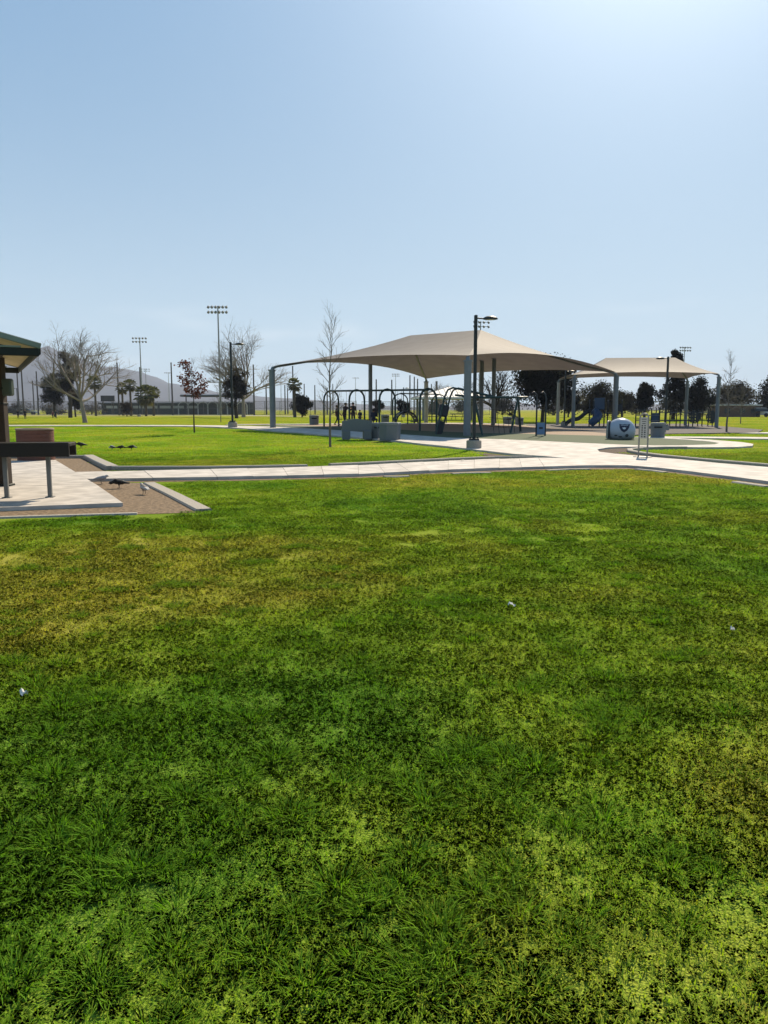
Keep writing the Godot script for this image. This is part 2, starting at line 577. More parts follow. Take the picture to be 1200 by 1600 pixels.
func grass_spots(d0: float, d1: float, gap: float, tall: float, fade_in := 0.0, fade_out := 0.0) -> Array:
	var out := []
	var d := d0
	while d < d1:
		var reach := d * 0.58 + 1.6
		var x := -reach
		while x < reach:
			var px := x + rng.randf_range(-0.35, 0.35) * gap
			var pd := d + rng.randf_range(-0.35, 0.35) * gap
			x += gap
			if fade_in > 0.0 and rng.randf() > (pd - d0) / fade_in: continue
			if fade_out > 0.0 and rng.randf() > (d1 - pd) / fade_out: continue
			var e := gap * 0.45
			if is_lawn(px, pd) and is_lawn(px - e, pd) and is_lawn(px + e, pd) and is_lawn(px, pd + e) and is_lawn(px, pd - e):
				var c := lawn_color(px, pd)
				var v := rng.randf_range(0.85, 1.15)
				c = Color(c.r * v * rng.randf_range(0.92, 1.1), c.g * v, c.b * v)
				var hh := tall * (1.0 + 0.3 * mid_noise.get_noise_2d(px * 3.0 + 50.0, pd * 3.0)) * rng.randf_range(0.85, 1.15)
				var sc := rng.randf_range(0.95, 1.15)
				var b := Basis(Vector3.UP, rng.randf() * TAU).scaled(Vector3(sc, hh, sc))
				out.append([Transform3D(b, P(px, pd)), c, pd, rng.randi() % 12])
		d += gap
	return out

func build_grass() -> void:
	var root := Node3D.new()
	root.name = numbered("grass")
	add_child(root)
	meta(root, "green mown lawn grass and clover with dry yellow patches", "grass", "", "stuff")
	var near := []
	for k in 4: near.append(blade_patch(0.34, 480, 0.010, 0.028, 0.0036, 220 if k < 2 else 110, 100 + k, false, 1.4, 260))
	scatter("grass_blades", near, grass_spots(1.0, 14.0, 0.23, 1.0, 0.0, 6.5), root)
	var mid := []
	for k in 3: mid.append(blade_patch(0.66, 720, 0.012, 0.032, 0.006, 240, 200 + k, false, 1.4, 300))
	scatter("grass_blades", mid, grass_spots(7.0, 31.0, 0.47, 1.0, 6.0, 6.0), root)
	var far := []
	for k in 3: far.append(blade_patch(1.7, 1000, 0.02, 0.05, 0.018, 0, 300 + k, false, 1.2))
	scatter("grass_blades", far, grass_spots(24.0, 118.0, 1.25, 1.0, 5.0), root)
	# taller dark tufts that stand out of the turf
	var tufts := []
	for k in 4: tufts.append(blade_patch(0.13, 160, 0.026, 0.056, 0.0038, 0, 400 + k, true, 0.6))
	var spots := []
	var seeds := [[-2.4, 8.6], [-1.9, 6.9], [-1.3, 7.9], [-0.9, 8.8], [0.5, 6.2], [0.75, 6.35], [1.6, 9.1], [2.2, 9.4], [2.9, 8.2], [3.3, 7.1], [3.5, 10.6], [0.2, 12.4], [0.5, 12.6], [1.3, 11.4], [1.9, 11.2], [-0.6, 11.4], [-0.9, 10.2], [2.1, 11.9], [4.2, 11.8], [1.9, 4.9], [1.1, 3.9], [0.4, 3.4], [0.35, 2.4], [0.15, 2.15], [-2.9, 8.8], [-3.6, 7.6], [4.4, 9.2], [-0.2, 9.9], [2.6, 13.2], [0.9, 14.5]]
	for s in seeds:
		for k in 8:
			var x: float = s[0] + rng.randfn() * 0.0085 * (5.0 + s[1])
			var d: float = s[1] + rng.randfn() * 0.07
			spots.append([x, d])
	for k in 480:
		var d := 1.9 + 24.0 * pow(rng.randf(), 1.5)
		var x := rng.randf_range(-0.6, 0.6) * d
		for j in rng.randi_range(1, 3): spots.append([x + rng.randfn() * 0.12, d + rng.randfn() * 0.06])
	var placed := []
	for s in spots:
		if not is_lawn(s[0], s[1]): continue
		var c := lawn_color(s[0], s[1]).lerp(Color(0.165, 0.335, 0.03), 0.75)
		var k := rng.randf_range(0.7, 1.2)
		placed.append([Transform3D(Basis(Vector3.UP, rng.randf() * TAU).scaled(Vector3(k, k * rng.randf_range(0.6, 1.0), k)), P(s[0], s[1])), c, 0.0, rng.randi() % 12])
	scatter("grass_tufts", tufts, placed, root)

# ---------------------------------------------------------------- paving
func build_paving() -> void:
	# dirt round the picnic pad and along the path
	var pad_dirt := outline([[-16.5, 8.6], [-5.9, 11.2], [-2.75, 11.95], [-5.0, 16.7], [-6.0, 16.95], [-3.8, 17.2], [-0.6, 18.0], [1.6, 19.3], [4.3, 20.35], [6.7, 20.75], [7.1, 20.1], [7.4, 19.0], [7.75, 17.6], [8.6, 13.8], [9.4, 10.0], [10.2, 10.0], [9.2, 14.5], [8.0, 18.6], [6.8, 21.6], [4.6, 21.4], [1.0, 19.6], [-3.0, 18.2], [-6.6, 18.9], [-7.2, 20.3], [-9.75, 25.3], [-16.5, 25.3]])
	bare(pad_dirt)
	part(sheet(pad_dirt, 0.006, 0.0, 1.0), "dirt", M.dirt, self).set_meta("kind", "structure")
	# picnic pad: four poured panels
	var pad := Node3D.new()
	pad.name = "picnic_pad"
	add_child(pad)
	pad.set_meta("kind", "structure")
	for q in [[[-10.1, 23.6], [-7.52, 18.75], [-14.5, 16.3], [-16.4, 21.4]], [[-7.50, 18.72], [-6.02, 15.93], [-13.2, 13.4], [-14.48, 16.27]], [[-6.0, 15.9], [-4.33, 12.64], [-11.6, 10.1], [-13.18, 13.37]]]:
		part(sheet(outline(q), 0.07, 0.12, 1.5), "slab", M.concrete_b, pad)
	# the path across the lawn, slab by slab
	var low := [[-6.64, 17.1], [-3.82, 17.55], [-2.25, 17.96], [-0.61, 18.4], [0.64, 19.13], [1.65, 19.73], [3.06, 20.36], [4.34, 20.8]]
	var up := [[-7.68, 19.0], [-4.49, 19.85], [-2.7, 20.45], [-0.72, 21.3], [0.37, 22.1], [1.94, 23.2], [3.63, 24.1], [4.94, 24.6]]
	var path := Node3D.new()
	path.name = "path"
	add_child(path)
	path.set_meta("kind", "structure")
	var whole := []
	for q in low: whole.append(q)
	for k in range(up.size() - 1, -1, -1): whole.append(up[k])
	bare(outline(whole))
	for k in low.size() - 1:
		for half in 2:
			var t0 := half * 0.5 + 0.002
			var t1 := half * 0.5 + 0.498
			var l0 := Vector2(low[k][0], low[k][1]).lerp(Vector2(low[k + 1][0], low[k + 1][1]), t0)
			var l1 := Vector2(low[k][0], low[k][1]).lerp(Vector2(low[k + 1][0], low[k + 1][1]), t1)
			var u0 := Vector2(up[k][0], up[k][1]).lerp(Vector2(up[k + 1][0], up[k + 1][1]), t0)
			var u1 := Vector2(up[k][0], up[k][1]).lerp(Vector2(up[k + 1][0], up[k + 1][1]), t1)
			var m: Material = M.concrete if (k + half) % 2 else M.concrete_b
			part(sheet(PackedVector2Array([l0, l1, u1, u0]), 0.07 + 0.004 * ((k * 2 + half) % 3), 0.12, 3.0), "slab", m, path)
	# plaza and the path that leads on past the bench
	var plaza := outline([[4.35, 20.81], [5.68, 21.26], [6.74, 21.26], [7.31, 20.36], [7.67, 19.13], [8.0, 17.71], [8.28, 16.49], [9.2, 12.5], [9.9, 9.0], [13.8, 9.0], [13.0, 12.0], [11.9, 16.5], [10.3, 20.6], [9.72, 22.0], [9.17, 23.9], [8.5, 25.5], [8.07, 26.93], [7.88, 28.11], [8.24, 29.74], [9.03, 31.01], [9.81, 31.5], [10.6, 31.75], [11.55, 31.56], [13.06, 31.35], [14.49, 31.6], [15.6, 32.6], [16.4, 34.2], [16.7, 36.0], [16.3, 38.3], [14.95, 40.9], [14.4, 40.3], [15.1, 38.6], [15.45, 36.6], [15.25, 35.0], [14.5, 33.8], [12.46, 32.75], [10.78, 32.7], [9.52, 33.7], [7.63, 35.2], [5.63, 36.9], [4.38, 37.5], [3.09, 38.2], [1.98, 39.75], [0.0, 42.06], [-2.23, 44.75], [-4.79, 48.18], [-6.7, 50.4], [-9.14, 53.4], [-12.0, 55.8], [-16.0, 57.2], [-28.0, 57.2], [-62.0, 55.2], [-62.0, 52.6], [-28.0, 54.5], [-18.0, 54.4], [-13.6, 53.2], [-11.31, 51.3], [-8.79, 48.18], [-6.31, 44.75], [-4.19, 42.06], [-1.95, 39.22], [-0.3, 36.9], [0.59, 35.76], [1.67, 33.52], [2.64, 31.81], [3.46, 29.74], [4.48, 26.93], [5.82, 24.55], [4.95, 24.62]])
	bare(plaza)
	part(sheet(plaza, 0.074, 0.12, 2.5), "plaza_path", M.concrete, self).set_meta("kind", "structure")
	# dirt at the tip of the middle lawn, and mulch at the tip of the right lawn
	var tip := outline([[3.3, 29.3], [4.3, 26.7], [5.75, 24.65], [4.9, 24.65], [4.0, 24.5], [3.5, 26.8]])
	bare(tip)
	part(sheet(tip, 0.012, 0.0, 1.0), "dirt", M.mulch, self).set_meta("kind", "structure")
	var mulch := outline([[8.5, 25.5], [8.07, 26.93], [7.88, 28.11], [8.24, 29.74], [9.03, 31.01], [9.81, 31.45], [10.6, 31.7], [11.6, 31.45], [10.6, 30.9], [9.7, 30.2], [9.2, 29.2], [8.95, 28.0], [8.95, 26.6], [9.3, 25.0]])
	bare(mulch)
	part(sheet(mulch, 0.02, 0.0, 1.0), "mulch", M.mulch, self).set_meta("kind", "structure")
	# playground surfaces
	var green := outline([[14.4, 40.3], [15.1, 38.6], [15.45, 36.6], [15.25, 35.0], [14.5, 33.8], [12.46, 32.75], [10.78, 32.7], [9.52, 33.7], [7.63, 35.2], [5.63, 36.9], [4.38, 37.5], [3.09, 38.2], [1.98, 39.75], [0.0, 42.06], [-2.23, 44.75], [-4.79, 48.18], [-6.7, 50.4], [-9.0, 53.2], [-8.0, 56.0], [-3.0, 52.0], [2.0, 45.0], [5.5, 42.3], [9.5, 41.5], [12.6, 42.2]])
	bare(green)
	part(sheet(green, 0.066, 0.1, 2.5), "playground_turf", M.green_rubber, self).set_meta("kind", "structure")
	var tan := outline([[-8.0, 56.0], [-3.0, 52.0], [2.0, 45.0], [5.5, 42.3], [9.5, 41.5], [12.6, 42.2], [14.0, 44.5], [13.0, 50.0], [12.4, 58.0], [12.2, 64.6], [4.0, 62.4], [-3.5, 60.6]])
	bare(tan)
	part(sheet(tan, 0.06, 0.1, 2.5), "playground_sand", M.tan_rubber, self).set_meta("kind", "structure")
	var play2 := outline([[14.0, 44.5], [17.0, 47.0], [23.8, 49.2], [27.5, 56.0], [31.5, 78.0], [14.0, 78.0], [12.3, 66.0], [12.4, 58.0], [13.0, 50.0]])
	bare(play2)
	part(sheet(play2, 0.058, 0.1, 2.5), "playground_sand", M.dark_rubber, self).set_meta("kind", "structure")
	var ribbon := outline([[-12.0, 58.4], [-3.5, 60.8], [4.0, 62.6], [12.2, 64.8], [12.2, 68.0], [4.0, 66.0], [-3.5, 63.2], [-12.0, 60.4]])
	bare(ribbon)
	part(sheet(ribbon, 0.072, 0.1, 2.5), "path", M.concrete, self).set_meta("kind", "structure")
	for r in [[[13.2, 41.2], [15.2, 42.6], [19.5, 42.0], [24.0, 40.2], [24.0, 37.6], [19.5, 39.6], [15.6, 40.8], [14.9, 40.95], [14.4, 40.35]], [[22.0, 47.8], [24.5, 49.4], [31.0, 47.2], [31.0, 44.9], [24.2, 47.0]]]:
		var o := outline(r)
		bare(o)
		part(sheet(o, 0.07, 0.1, 2.0), "path", M.concrete, self).set_meta("kind", "structure")
	var far := outline([[-150.0, 165.0], [-60.0, 160.0], [-30.0, 152.0], [-16.0, 134.0], [-13.0, 134.5], [-27.0, 156.0], [-60.0, 166.0], [-150.0, 171.0]])
	bare(far)
	part(sheet(far, 0.05, 0.0, 12.0), "path", M.concrete, self).set_meta("kind", "structure")
	# kerbs
	kerb([[-9.75, 25.35], [-8.4, 22.7], [-7.2, 20.35]], 0.34, 0.12)
	kerb([[-7.2, 20.35], [-4.6, 20.3], [-3.4, 20.55], [-2.1, 20.95]], 0.2, 0.12)
	kerb([[-1.5, 21.3], [-0.7, 21.75], [0.4, 22.5], [1.9, 23.6], [3.5, 24.5], [4.8, 24.95]], 0.2, 0.12)
	kerb([[-5.08, 16.55], [-3.95, 14.3], [-2.85, 12.05]], 0.27, 0.04)
	kerb([[-12.0, 9.65], [-5.7, 11.3], [-3.8, 11.72]], 0.16, 0.03)
	kerb([[-16.5, 25.45], [-13.0, 25.4], [-9.9, 25.4]], 0.2, 0.1)
	kerb([[12.2, 31.1], [11.2, 30.95], [10.2, 30.5], [9.45, 29.6], [9.12, 28.4], [9.08, 27.0], [9.3, 25.4], [9.75, 23.9], [10.25, 22.2], [10.8, 20.6], [12.1, 16.6], [13.4, 12.0]], 0.22, 0.12)
	for s in [[[4.3, 20.2], [4.9, 20.45], [5.5, 20.55]], [[6.75, 20.5], [7.05, 20.0], [7.2, 19.6]], [[7.75, 16.9], [7.9, 16.3], [7.98, 15.9]], [[1.7, 19.1], [2.3, 19.35], [2.7, 19.4]], [[0.0, 18.2], [0.35, 18.3], [0.6, 18.35]]]:
		kerb(s, 0.2, 0.03)

# ---------------------------------------------------------------- trees
func limb(mb: MB, at: Vector3, dir: Vector3, length: float, radius: float, level: int, o: Dictionary, g: RandomNumberGenerator) -> void:
	var steps: int = 4 if level < 2 else 3
	var pts := [at]
	var rad := [radius]
	var p := at
	var dd := dir
	var tip: float = radius * (0.62 if level < o.levels else 0.3)
	for k in steps:
		var wob: float = o.wobble * (0.4 if level == 0 else 1.0)
		dd = (dd + Vector3(g.randfn(), g.randfn() * 0.6, g.randfn()) * wob + Vector3.UP * o.lift * (0.0 if level == 0 else 1.0)).normalized()
		p += dd * length / steps
		pts.append(p)
		rad.append(lerpf(radius, tip, float(k + 1) / steps))
	mb.tube(pts, rad, 7 if level == 0 else (5 if level < 2 else 3), false)
	if level >= o.levels: return
	var kids: int = o.kids[level]
	for k in kids:
		var t := lerpf(o.start[level], 1.0, (k + g.randf()) / kids)
		var j := clampi(int(t * steps), 0, steps - 1)
		var q: Vector3 = (pts[j] as Vector3).lerp(pts[j + 1], clampf(t * steps - j, 0.0, 1.0))
		var a := TAU * (k * 0.382 + g.randf() * 0.25) + level
		var axis := dd.cross(Vector3(cos(a), 0.13, sin(a))).normalized()
		var nd := dd.rotated(axis, deg_to_rad(g.randf_range(o.angle[0], o.angle[1])))
		limb(mb, q, nd, length * o.shrink * g.randf_range(0.75, 1.2) * (1.15 - 0.35 * t), lerpf(radius, tip, t) * o.thin, level + 1, o, g)

func bare_tree(called: String, at: Vector3, height: float, seed_: int, o: Dictionary, bark: Material, label: String, group := "") -> Node3D:
	var g := RandomNumberGenerator.new()
	g.seed = seed_
	var t := thing(called, at, 0.0, label, "tree", group)
	var trunk := MB.new()
	var crown := MB.new()
	var tl: float = height * o.trunk
	var r: float = o.girth
	var lean: Vector3 = o.get("lean", Vector3.ZERO)
	var top := Vector3(0, tl, 0) + lean
	trunk.tube([Vector3(0, -0.1, 0), Vector3(0, tl * 0.1, 0) + lean * 0.06, Vector3(0, tl * 0.5, 0) + lean * 0.45, top], [r * 1.35, r * 1.05, r * 0.9, r * 0.72], 9, false)
	part(trunk, "trunk", bark, t)
	var n: int = o.limbs
	for k in n:
		var a := TAU * k / n + g.randf() * 0.6
		var tilt: float = deg_to_rad(g.randf_range(o.spread[0], o.spread[1]))
		var dir := Vector3(cos(a) * sin(tilt), cos(tilt), sin(a) * sin(tilt))
		var from := top.lerp(Vector3(0, tl * 0.72, 0) + lean * 0.7, g.randf() * 0.6) if k > 0 else top
		limb(crown, from, dir, (height - tl) * o.reach * g.randf_range(0.8, 1.1), r * 0.55, 1, o, g)
	part(crown, "crown", bark, t)
	return t

func leafy_tree(called: String, at: Vector3, height: float, width: float, bottom: float, lobes: int, leaves: int, leaf: float, seed_: int, m: Material, bark: Material, label: String, shape := "round", group := "", category := "tree") -> Node3D:
	var g := RandomNumberGenerator.new()
	g.seed = seed_
	var t := thing(called, at, 0.0, label, category, group)
	var trunk := MB.new()
	var th := lerpf(bottom, height, 0.45)
	var tr := clampf(height * 0.025, 0.04, 0.3)
	var bend := Vector3(g.randf_range(-1, 1), 0, g.randf_range(-1, 1)) * height * 0.02
	trunk.tube([Vector3(0, -0.1, 0), Vector3(0, th * 0.5, 0) + bend, Vector3(0, th, 0)], [tr * 1.3, tr, tr * 0.6], 8, false)
	var crown := MB.new()
	crown.tinted = true
	var mid := (bottom + height) * 0.5
	var hh := (height - bottom) * 0.5
	for k in lobes:
		var c: Vector3
		var size: float
		if shape == "cone":
			var f := pow(g.randf(), 0.8)
			var a := g.randf() * TAU
			var r := (1.0 - f * 0.93) * width * 0.5 * g.randf_range(0.35, 0.85)
			c = Vector3(cos(a) * r, lerpf(bottom, height, f), sin(a) * r)
			size = width * lerpf(0.17, 0.07, f) * g.randf_range(0.7, 1.3)
		else:
			var dir := Vector3(g.randfn(), g.randfn(), g.randfn()).normalized()
			var f := pow(g.randf(), 0.45) * 0.82
			c = Vector3(dir.x * width * 0.5, dir.y * hh, dir.z * width * 0.5) * f + Vector3.UP * mid
			size = width * g.randf_range(0.12, 0.25)
			if shape == "column": size = width * g.randf_range(0.12, 0.22)
		if g.randf() < 0.5: trunk.tube([Vector3(0, th * g.randf_range(0.6, 0.98), 0), c.lerp(Vector3(0, th, 0), 0.35) - Vector3.UP * 0.1, c], [tr * 0.4, tr * 0.22, tr * 0.08], 4, false)
		var tint := g.randf_range(0.6, 1.0)
		for j in maxi(6, int(1.7 * leaves / float(lobes))):
			var o := (Vector3(g.randfn(), g.randfn() * 0.75, g.randfn()) * size * 0.55).limit_length(size * 0.95)
			if shape == "drape": o.y -= absf(g.randfn()) * size * 0.8
			var p := c + o
			if p.y < 0.02: continue
			var n := (o.normalized() + Vector3(g.randfn(), g.randfn() + 0.4, g.randfn()) * 0.7).normalized()
			var s := n.cross(Vector3(g.randfn(), g.randfn(), g.randfn())).normalized()
			var u := n.cross(s)
			var l := leaf * g.randf_range(0.6, 1.3)
			var v := tint * g.randf_range(0.7, 1.0)
			crown.col = Color(v, v, v)
			var i0 := crown.vert(p - s * l * 0.5, n); crown.vert(p + u * l * 0.32, n); crown.vert(p + s * l * 0.5, n); crown.vert(p - u * l * 0.32, n)
			for z in [0, 2, 1, 0, 3, 2]: crown.i.append(i0 + z)
	part(trunk, "trunk", bark, t)
	part(crown, "crown", m, t)
	return t

func palm_tree(at: Vector3, height: float, width: float, seed_: int, label: String) -> void:
	var g := RandomNumberGenerator.new()
	g.seed = seed_
	var t := thing("palm_tree", at, g.randf() * TAU, label, "palm tree", "fan palms by the ball field fence")
	var trunk := MB.new()
	var th := height - width * 0.35
	trunk.tube([Vector3(0, -0.1, 0), Vector3(0.03, th * 0.5, 0), Vector3(0, th, 0)], [0.26, 0.2, 0.22], 8, false)
	part(trunk, "trunk", M.bark_palm, t)
	var crown := MB.new()
	crown.tinted = true
	for k in 46:
		var a := k * 2.399
		var e := lerpf(-1.0, 1.35, float(k) / 46.0) + g.randf_range(-0.15, 0.15)
		var dir := Vector3(cos(a) * cos(e), sin(e), sin(a) * cos(e))
		var l := width * 0.3 * g.randf_range(0.8, 1.15)
		var hub := Vector3(0, th, 0) + dir * l
		var side := dir.cross(Vector3.UP).normalized()
		var up := side.cross(dir)
		var v := g.randf_range(0.6, 1.0)
		crown.col = Color(v, v * (0.85 if e < -0.3 else 1.0), v * 0.9)
		for j in 11:
			var b := lerpf(-1.25, 1.25, j / 10.0)
			var o := (dir * cos(b) + side * sin(b))
			var tip := hub + o * l * 0.85 - Vector3.UP * l * 0.22
			var w := (dir * -sin(b) + side * cos(b)) * l * 0.075
			crown.tri(hub, hub + o * l * 0.5 + w + up * 0.01, tip)
			crown.tri(hub, tip, hub + o * l * 0.5 - w + up * 0.01)
		crown.quad(Vector3(0, th, 0) - side * 0.02, Vector3(0, th, 0) + side * 0.02, hub + side * 0.02, hub - side * 0.02)
	part(crown, "crown", M.leaf_palm, t)

func build_trees() -> void:
	var spreading := {"levels": 5, "kids": [0, 5, 5, 4, 4], "start": [0, 0.3, 0.25, 0.2, 0.2], "angle": [22, 56], "wobble": 0.14, "lift": 0.05, "shrink": 0.62, "thin": 0.62, "trunk": 0.26, "girth": 0.2, "limbs": 7, "spread": [15, 78], "reach": 0.56}
	var o := spreading.duplicate()
	o.lean = Vector3(-0.3, 0, 0)
	o.reach = 0.64
	o.spread = [12, 84]
	bare_tree("bare_tree", P(-26.9, 69.6), 8.5, 21, o, M.bark_pale, "large bare spreading tree with forked pale limbs beside the walking group")
	o = spreading.duplicate()
	o.girth = 0.3
	o.spread = [15, 84]
	o.limbs = 9
	o.reach = 0.74
	bare_tree("bare_tree", P(-22.5, 124), 13.0, 22, o, M.bark_pale, "huge bare tree with drooping twigs behind the olive green tree")
	var young := {"levels": 3, "kids": [0, 5, 4, 3], "start": [0, 0.25, 0.2, 0.2], "angle": [24, 44], "wobble": 0.09, "lift": 0.10, "shrink": 0.5, "thin": 0.55, "trunk": 0.95, "girth": 0.055, "limbs": 1, "spread": [0, 4], "reach": 0.1}
	sapling("young_tree", P(-2.25, 32.2), 5.5, 0.95, 31, 1.35, 26, 0.055, M.bark_young, "tall slender leafless young tree on the lawn before the concrete bench")
	sapling("young_tree", P(22.5, 50.7), 5.2, 0.8, 32, 1.35, 26, 0.075, M.bark_young, "slender leafless young tree beside the far corner of the small canopy")
	sapling("young_tree", P(36.9, 80.0), 3.7, 1.5, 33, 1.0, 30, 0.06, M.bark_young, "small bare young tree on the far lawn by the parked cars")
	sapling("young_tree", P(-15.4, 73.0), 3.4, 0.9, 34, 1.0, 22, 0.05, M.bark_young, "thin bare staked sapling near the light pole on the far lawn")
	o = spreading.duplicate()
	o.levels = 4
	o.girth = 0.17
	bare_tree("bare_tree", P(10.6, 74), 6.2, 24, o, M.bark_dark, "bare dark tree with crooked trunk beside the dense dark evergreen")
	o = spreading.duplicate()
	o.levels = 4
	bare_tree("bare_tree", P(11.4, 152), 8.2, 25, o, M.bark_pale, "far bare tree above the white pavilion roof")
	bare_tree("bare_tree", P(31.2, 127), 6.4, 26, o, M.bark_pale, "far bare tree between dense evergreen and round green trees")
	# red leafed young tree
	var red := sapling("red_leafed_tree", P(-10.66, 43.4), 4.0, 0.7, 35, 1.9, 16, 0.05, M.bark_dark, "young tree with dry red brown leaves on the lawn")
	var lv := MB.new()
	lv.tinted = true
	var g := RandomNumberGenerator.new()
	g.seed = 77
	for c in [[0.0, 2.2], [0.12, 2.5], [-0.3, 2.35], [0.45, 2.4], [-0.55, 2.75], [0.15, 2.85], [-0.3, 2.8], [-0.65, 3.1], [0.3, 3.1], [-0.2, 3.5], [-0.3, 3.85], [-0.05, 3.2], [0.55, 2.75], [-0.45, 3.75], [0.2, 2.15]]:
		var at := Vector3(c[0], c[1], g.randf_range(-0.45, 0.45))
		for j in 60:
			var p := at + Vector3(g.randfn() * 0.13, g.randfn() * 0.12, g.randfn() * 0.15)
			var n := Vector3(g.randfn(), g.randfn(), g.randfn()).normalized()
			var s := n.cross(Vector3(g.randfn(), g.randfn(), g.randfn())).normalized()
			var u := n.cross(s)
			var v := g.randf_range(0.55, 1.0)
			lv.col = Color(v, v * g.randf_range(0.75, 1.0), v)
			lv.quad(p - s * 0.06, p - u * 0.05, p + s * 0.06, p + u * 0.05)
	part(lv, "leaves", M.leaf_red, red)
	# leafy trees, near ones first
	leafy_tree("evergreen_tree", P(17.6, 86), 7.1, 8.0, 1.6, 66, 10000, 0.26, 41, M.leaf_dark, M.bark_dark, "dense dark round evergreen tree behind the climbing net")
	leafy_tree("olive_tree", P(-19.8, 104), 8.2, 3.7, 0.8, 42, 3600, 0.22, 42, M.leaf_olive, M.bark_dark, "tall narrow olive green tree behind the lawn light pole", "column")
	leafy_tree("brown_tree", P(-45.4, 112), 9.8, 3.8, 2.4, 24, 3000, 0.26, 43, M.leaf_brown, M.bark_dark, "tall tree with dry brown foliage behind the large bare tree", "column")
	leafy_tree("green_tree", P(-55.2, 130), 7.3, 5.0, 2.0, 36, 5000, 0.26, 44, M.leaf_oak, M.bark_dark, "round green tree left of the brown foliage tree")
	leafy_tree("green_tree", P(-51.0, 128), 5.0, 3.2, 1.2, 20, 2200, 0.26, 45, M.leaf_dark, M.bark_dark, "low dark green tree beneath the brown foliage tree")
	leafy_tree("bush", P(-12.6, 119), 3.9, 3.4, 0.1, 24, 3200, 0.24, 46, M.leaf_dark, M.bark_dark, "broad dark bush next to the lone fan palm", "round", "", "bush")
	leafy_tree("bush", P(-1.2, 140), 3.3, 2.8, 0.1, 16, 1800, 0.26, 47, M.leaf_dark, M.bark_dark, "dark bush behind the middle of the swing set", "round", "", "bush")
	leafy_tree("bush", P(3.6, 150), 4.3, 3.2, 0.1, 16, 1800, 0.28, 48, M.leaf_dark, M.bark_dark, "dark upright bush left of the white pavilion", "round", "", "bush")
	leafy_tree("bush", P(15.0, 90), 1.25, 1.0, 0.05, 10, 700, 0.14, 49, M.leaf_olive, M.bark_dark, "small round clipped olive bush behind the rope climber", "round", "", "bush")
	leafy_tree("bush", P(-44.5, 134), 2.9, 2.6, 0.2, 18, 1500, 0.16, 50, M.leaf_dry, M.bark_dark, "dry tan leafless bush before the palms", "round", "", "bush")
	leafy_tree("pine_tree", P(36.6, 98), 8.4, 5.6, 1.4, 46, 6500, 0.24, 51, M.leaf_dark, M.bark_dark, "tallest dark pine with pointed top behind the small canopy", "cone")
	leafy_tree("pine_tree", P(39.6, 97), 5.6, 4.4, 1.0, 30, 4200, 0.24, 52, M.leaf_dark, M.bark_dark, "low dark pine with drooping boughs right of the tallest pine", "drape")
	leafy_tree("pine_tree", P(35.0, 104), 5.6, 3.2, 0.8, 26, 3400, 0.24, 53, M.leaf_dark, M.bark_dark, "narrow dark pine left of the tallest pine", "column")
	leafy_tree("green_tree", P(32.4, 115), 5.2, 6.2, 0.6, 34, 4600, 0.26, 54, M.leaf_oak, M.bark_dark, "wide round green tree behind the slide tower")
	leafy_tree("green_tree", P(27.0, 100), 3.2, 3.4, 0.4, 18, 2200, 0.24, 55, M.leaf_grey, M.bark_dark, "small grey green tree right behind the slide tower")
	leafy_tree("green_tree", P(38.8, 126), 4.3, 4.4, 0.5, 22, 2600, 0.28, 56, M.leaf_olive, M.bark_dark, "dull olive tree between the wide green tree and the pines")
	leafy_tree("green_tree", P(28.8, 121), 4.4, 3.6, 0.5, 18, 2200, 0.28, 57, M.leaf_oak, M.bark_dark, "green tree close right of the dense evergreen")
	leafy_tree("green_tree", P(67.5, 150), 6.6, 8.6, 0.8, 40, 5200, 0.34, 58, M.leaf_olive, M.bark_dark, "broad grey olive tree behind the brown building")
	leafy_tree("green_tree", P(65.5, 130), 7.4, 6.6, 0.8, 36, 4800, 0.32, 59, M.leaf_dark, M.bark_dark, "tall dark green tree beside the parked cars")
	leafy_tree("green_tree", P(71.0, 168), 4.0, 6.0, 0.4, 24, 2600, 0.34, 60, M.leaf_grey, M.bark_dark, "pale grey green tree at the end of the brown building")
	var k := 0
	for a in [[44, 160, 5.2, 8.0], [52, 172, 5.0, 9.0], [60, 182, 4.6, 9.0], [36, 165, 5.0, 8.0], [84, 165, 5.6, 9.0], [92, 182, 6.0, 10.0], [28, 182, 4.8, 9.0], [20, 190, 4.2, 9.0], [76, 180, 4.4, 9.0], [48, 185, 5.0, 9.0], [66, 178, 4.6, 9.0], [13, 196, 4.0, 8.0], [102, 190, 5.0, 10.0]]:
		leafy_tree("far_tree", P(a[0], a[1]), a[2], a[3], 0.2, 16, 1300, 0.4, 70 + k, [M.leaf_grey, M.leaf_oak, M.leaf_olive][k % 3], M.bark_dark, "low bushy tree in the far row beyond the playground", "round", "far row of low trees")
		k += 1
	for a in [[-92, 176, 3.4, 7.0], [-84, 178, 3.0, 7.0], [-76, 178, 3.2, 7.5], [-68, 180, 3.0, 7.0]]:
		leafy_tree("dry_bush", P(a[0], a[1]), a[2], a[3], 0.1, 18, 1200, 0.25, 80 + k, M.leaf_dry, M.bark_dark, "dry brown bush against the left ball field fence", "round", "dry bushes along the left fence", "bush")
		k += 1
	var pl := ["fan palm growing beside the large bare tree", "slim fan palm, left one of a close pair", "fan palm with rounder head, right one of a close pair", "low bushy fan palm with the widest head", "short fan palm right of the bushy palm", "lone fan palm rising beside the broad dark bush"]
	k = 0
	for a in [[-55.8, 150, 7.4, 3.0], [-52.2, 155, 6.3, 2.5], [-49.0, 150, 6.8, 2.6], [-43.3, 141, 5.2, 4.0], [-44.6, 150, 5.5, 2.8], [-13.6, 118, 5.8, 2.3]]:
		palm_tree(P(a[0], a[1]), a[2], a[3], 90 + k, pl[k])
		k += 1

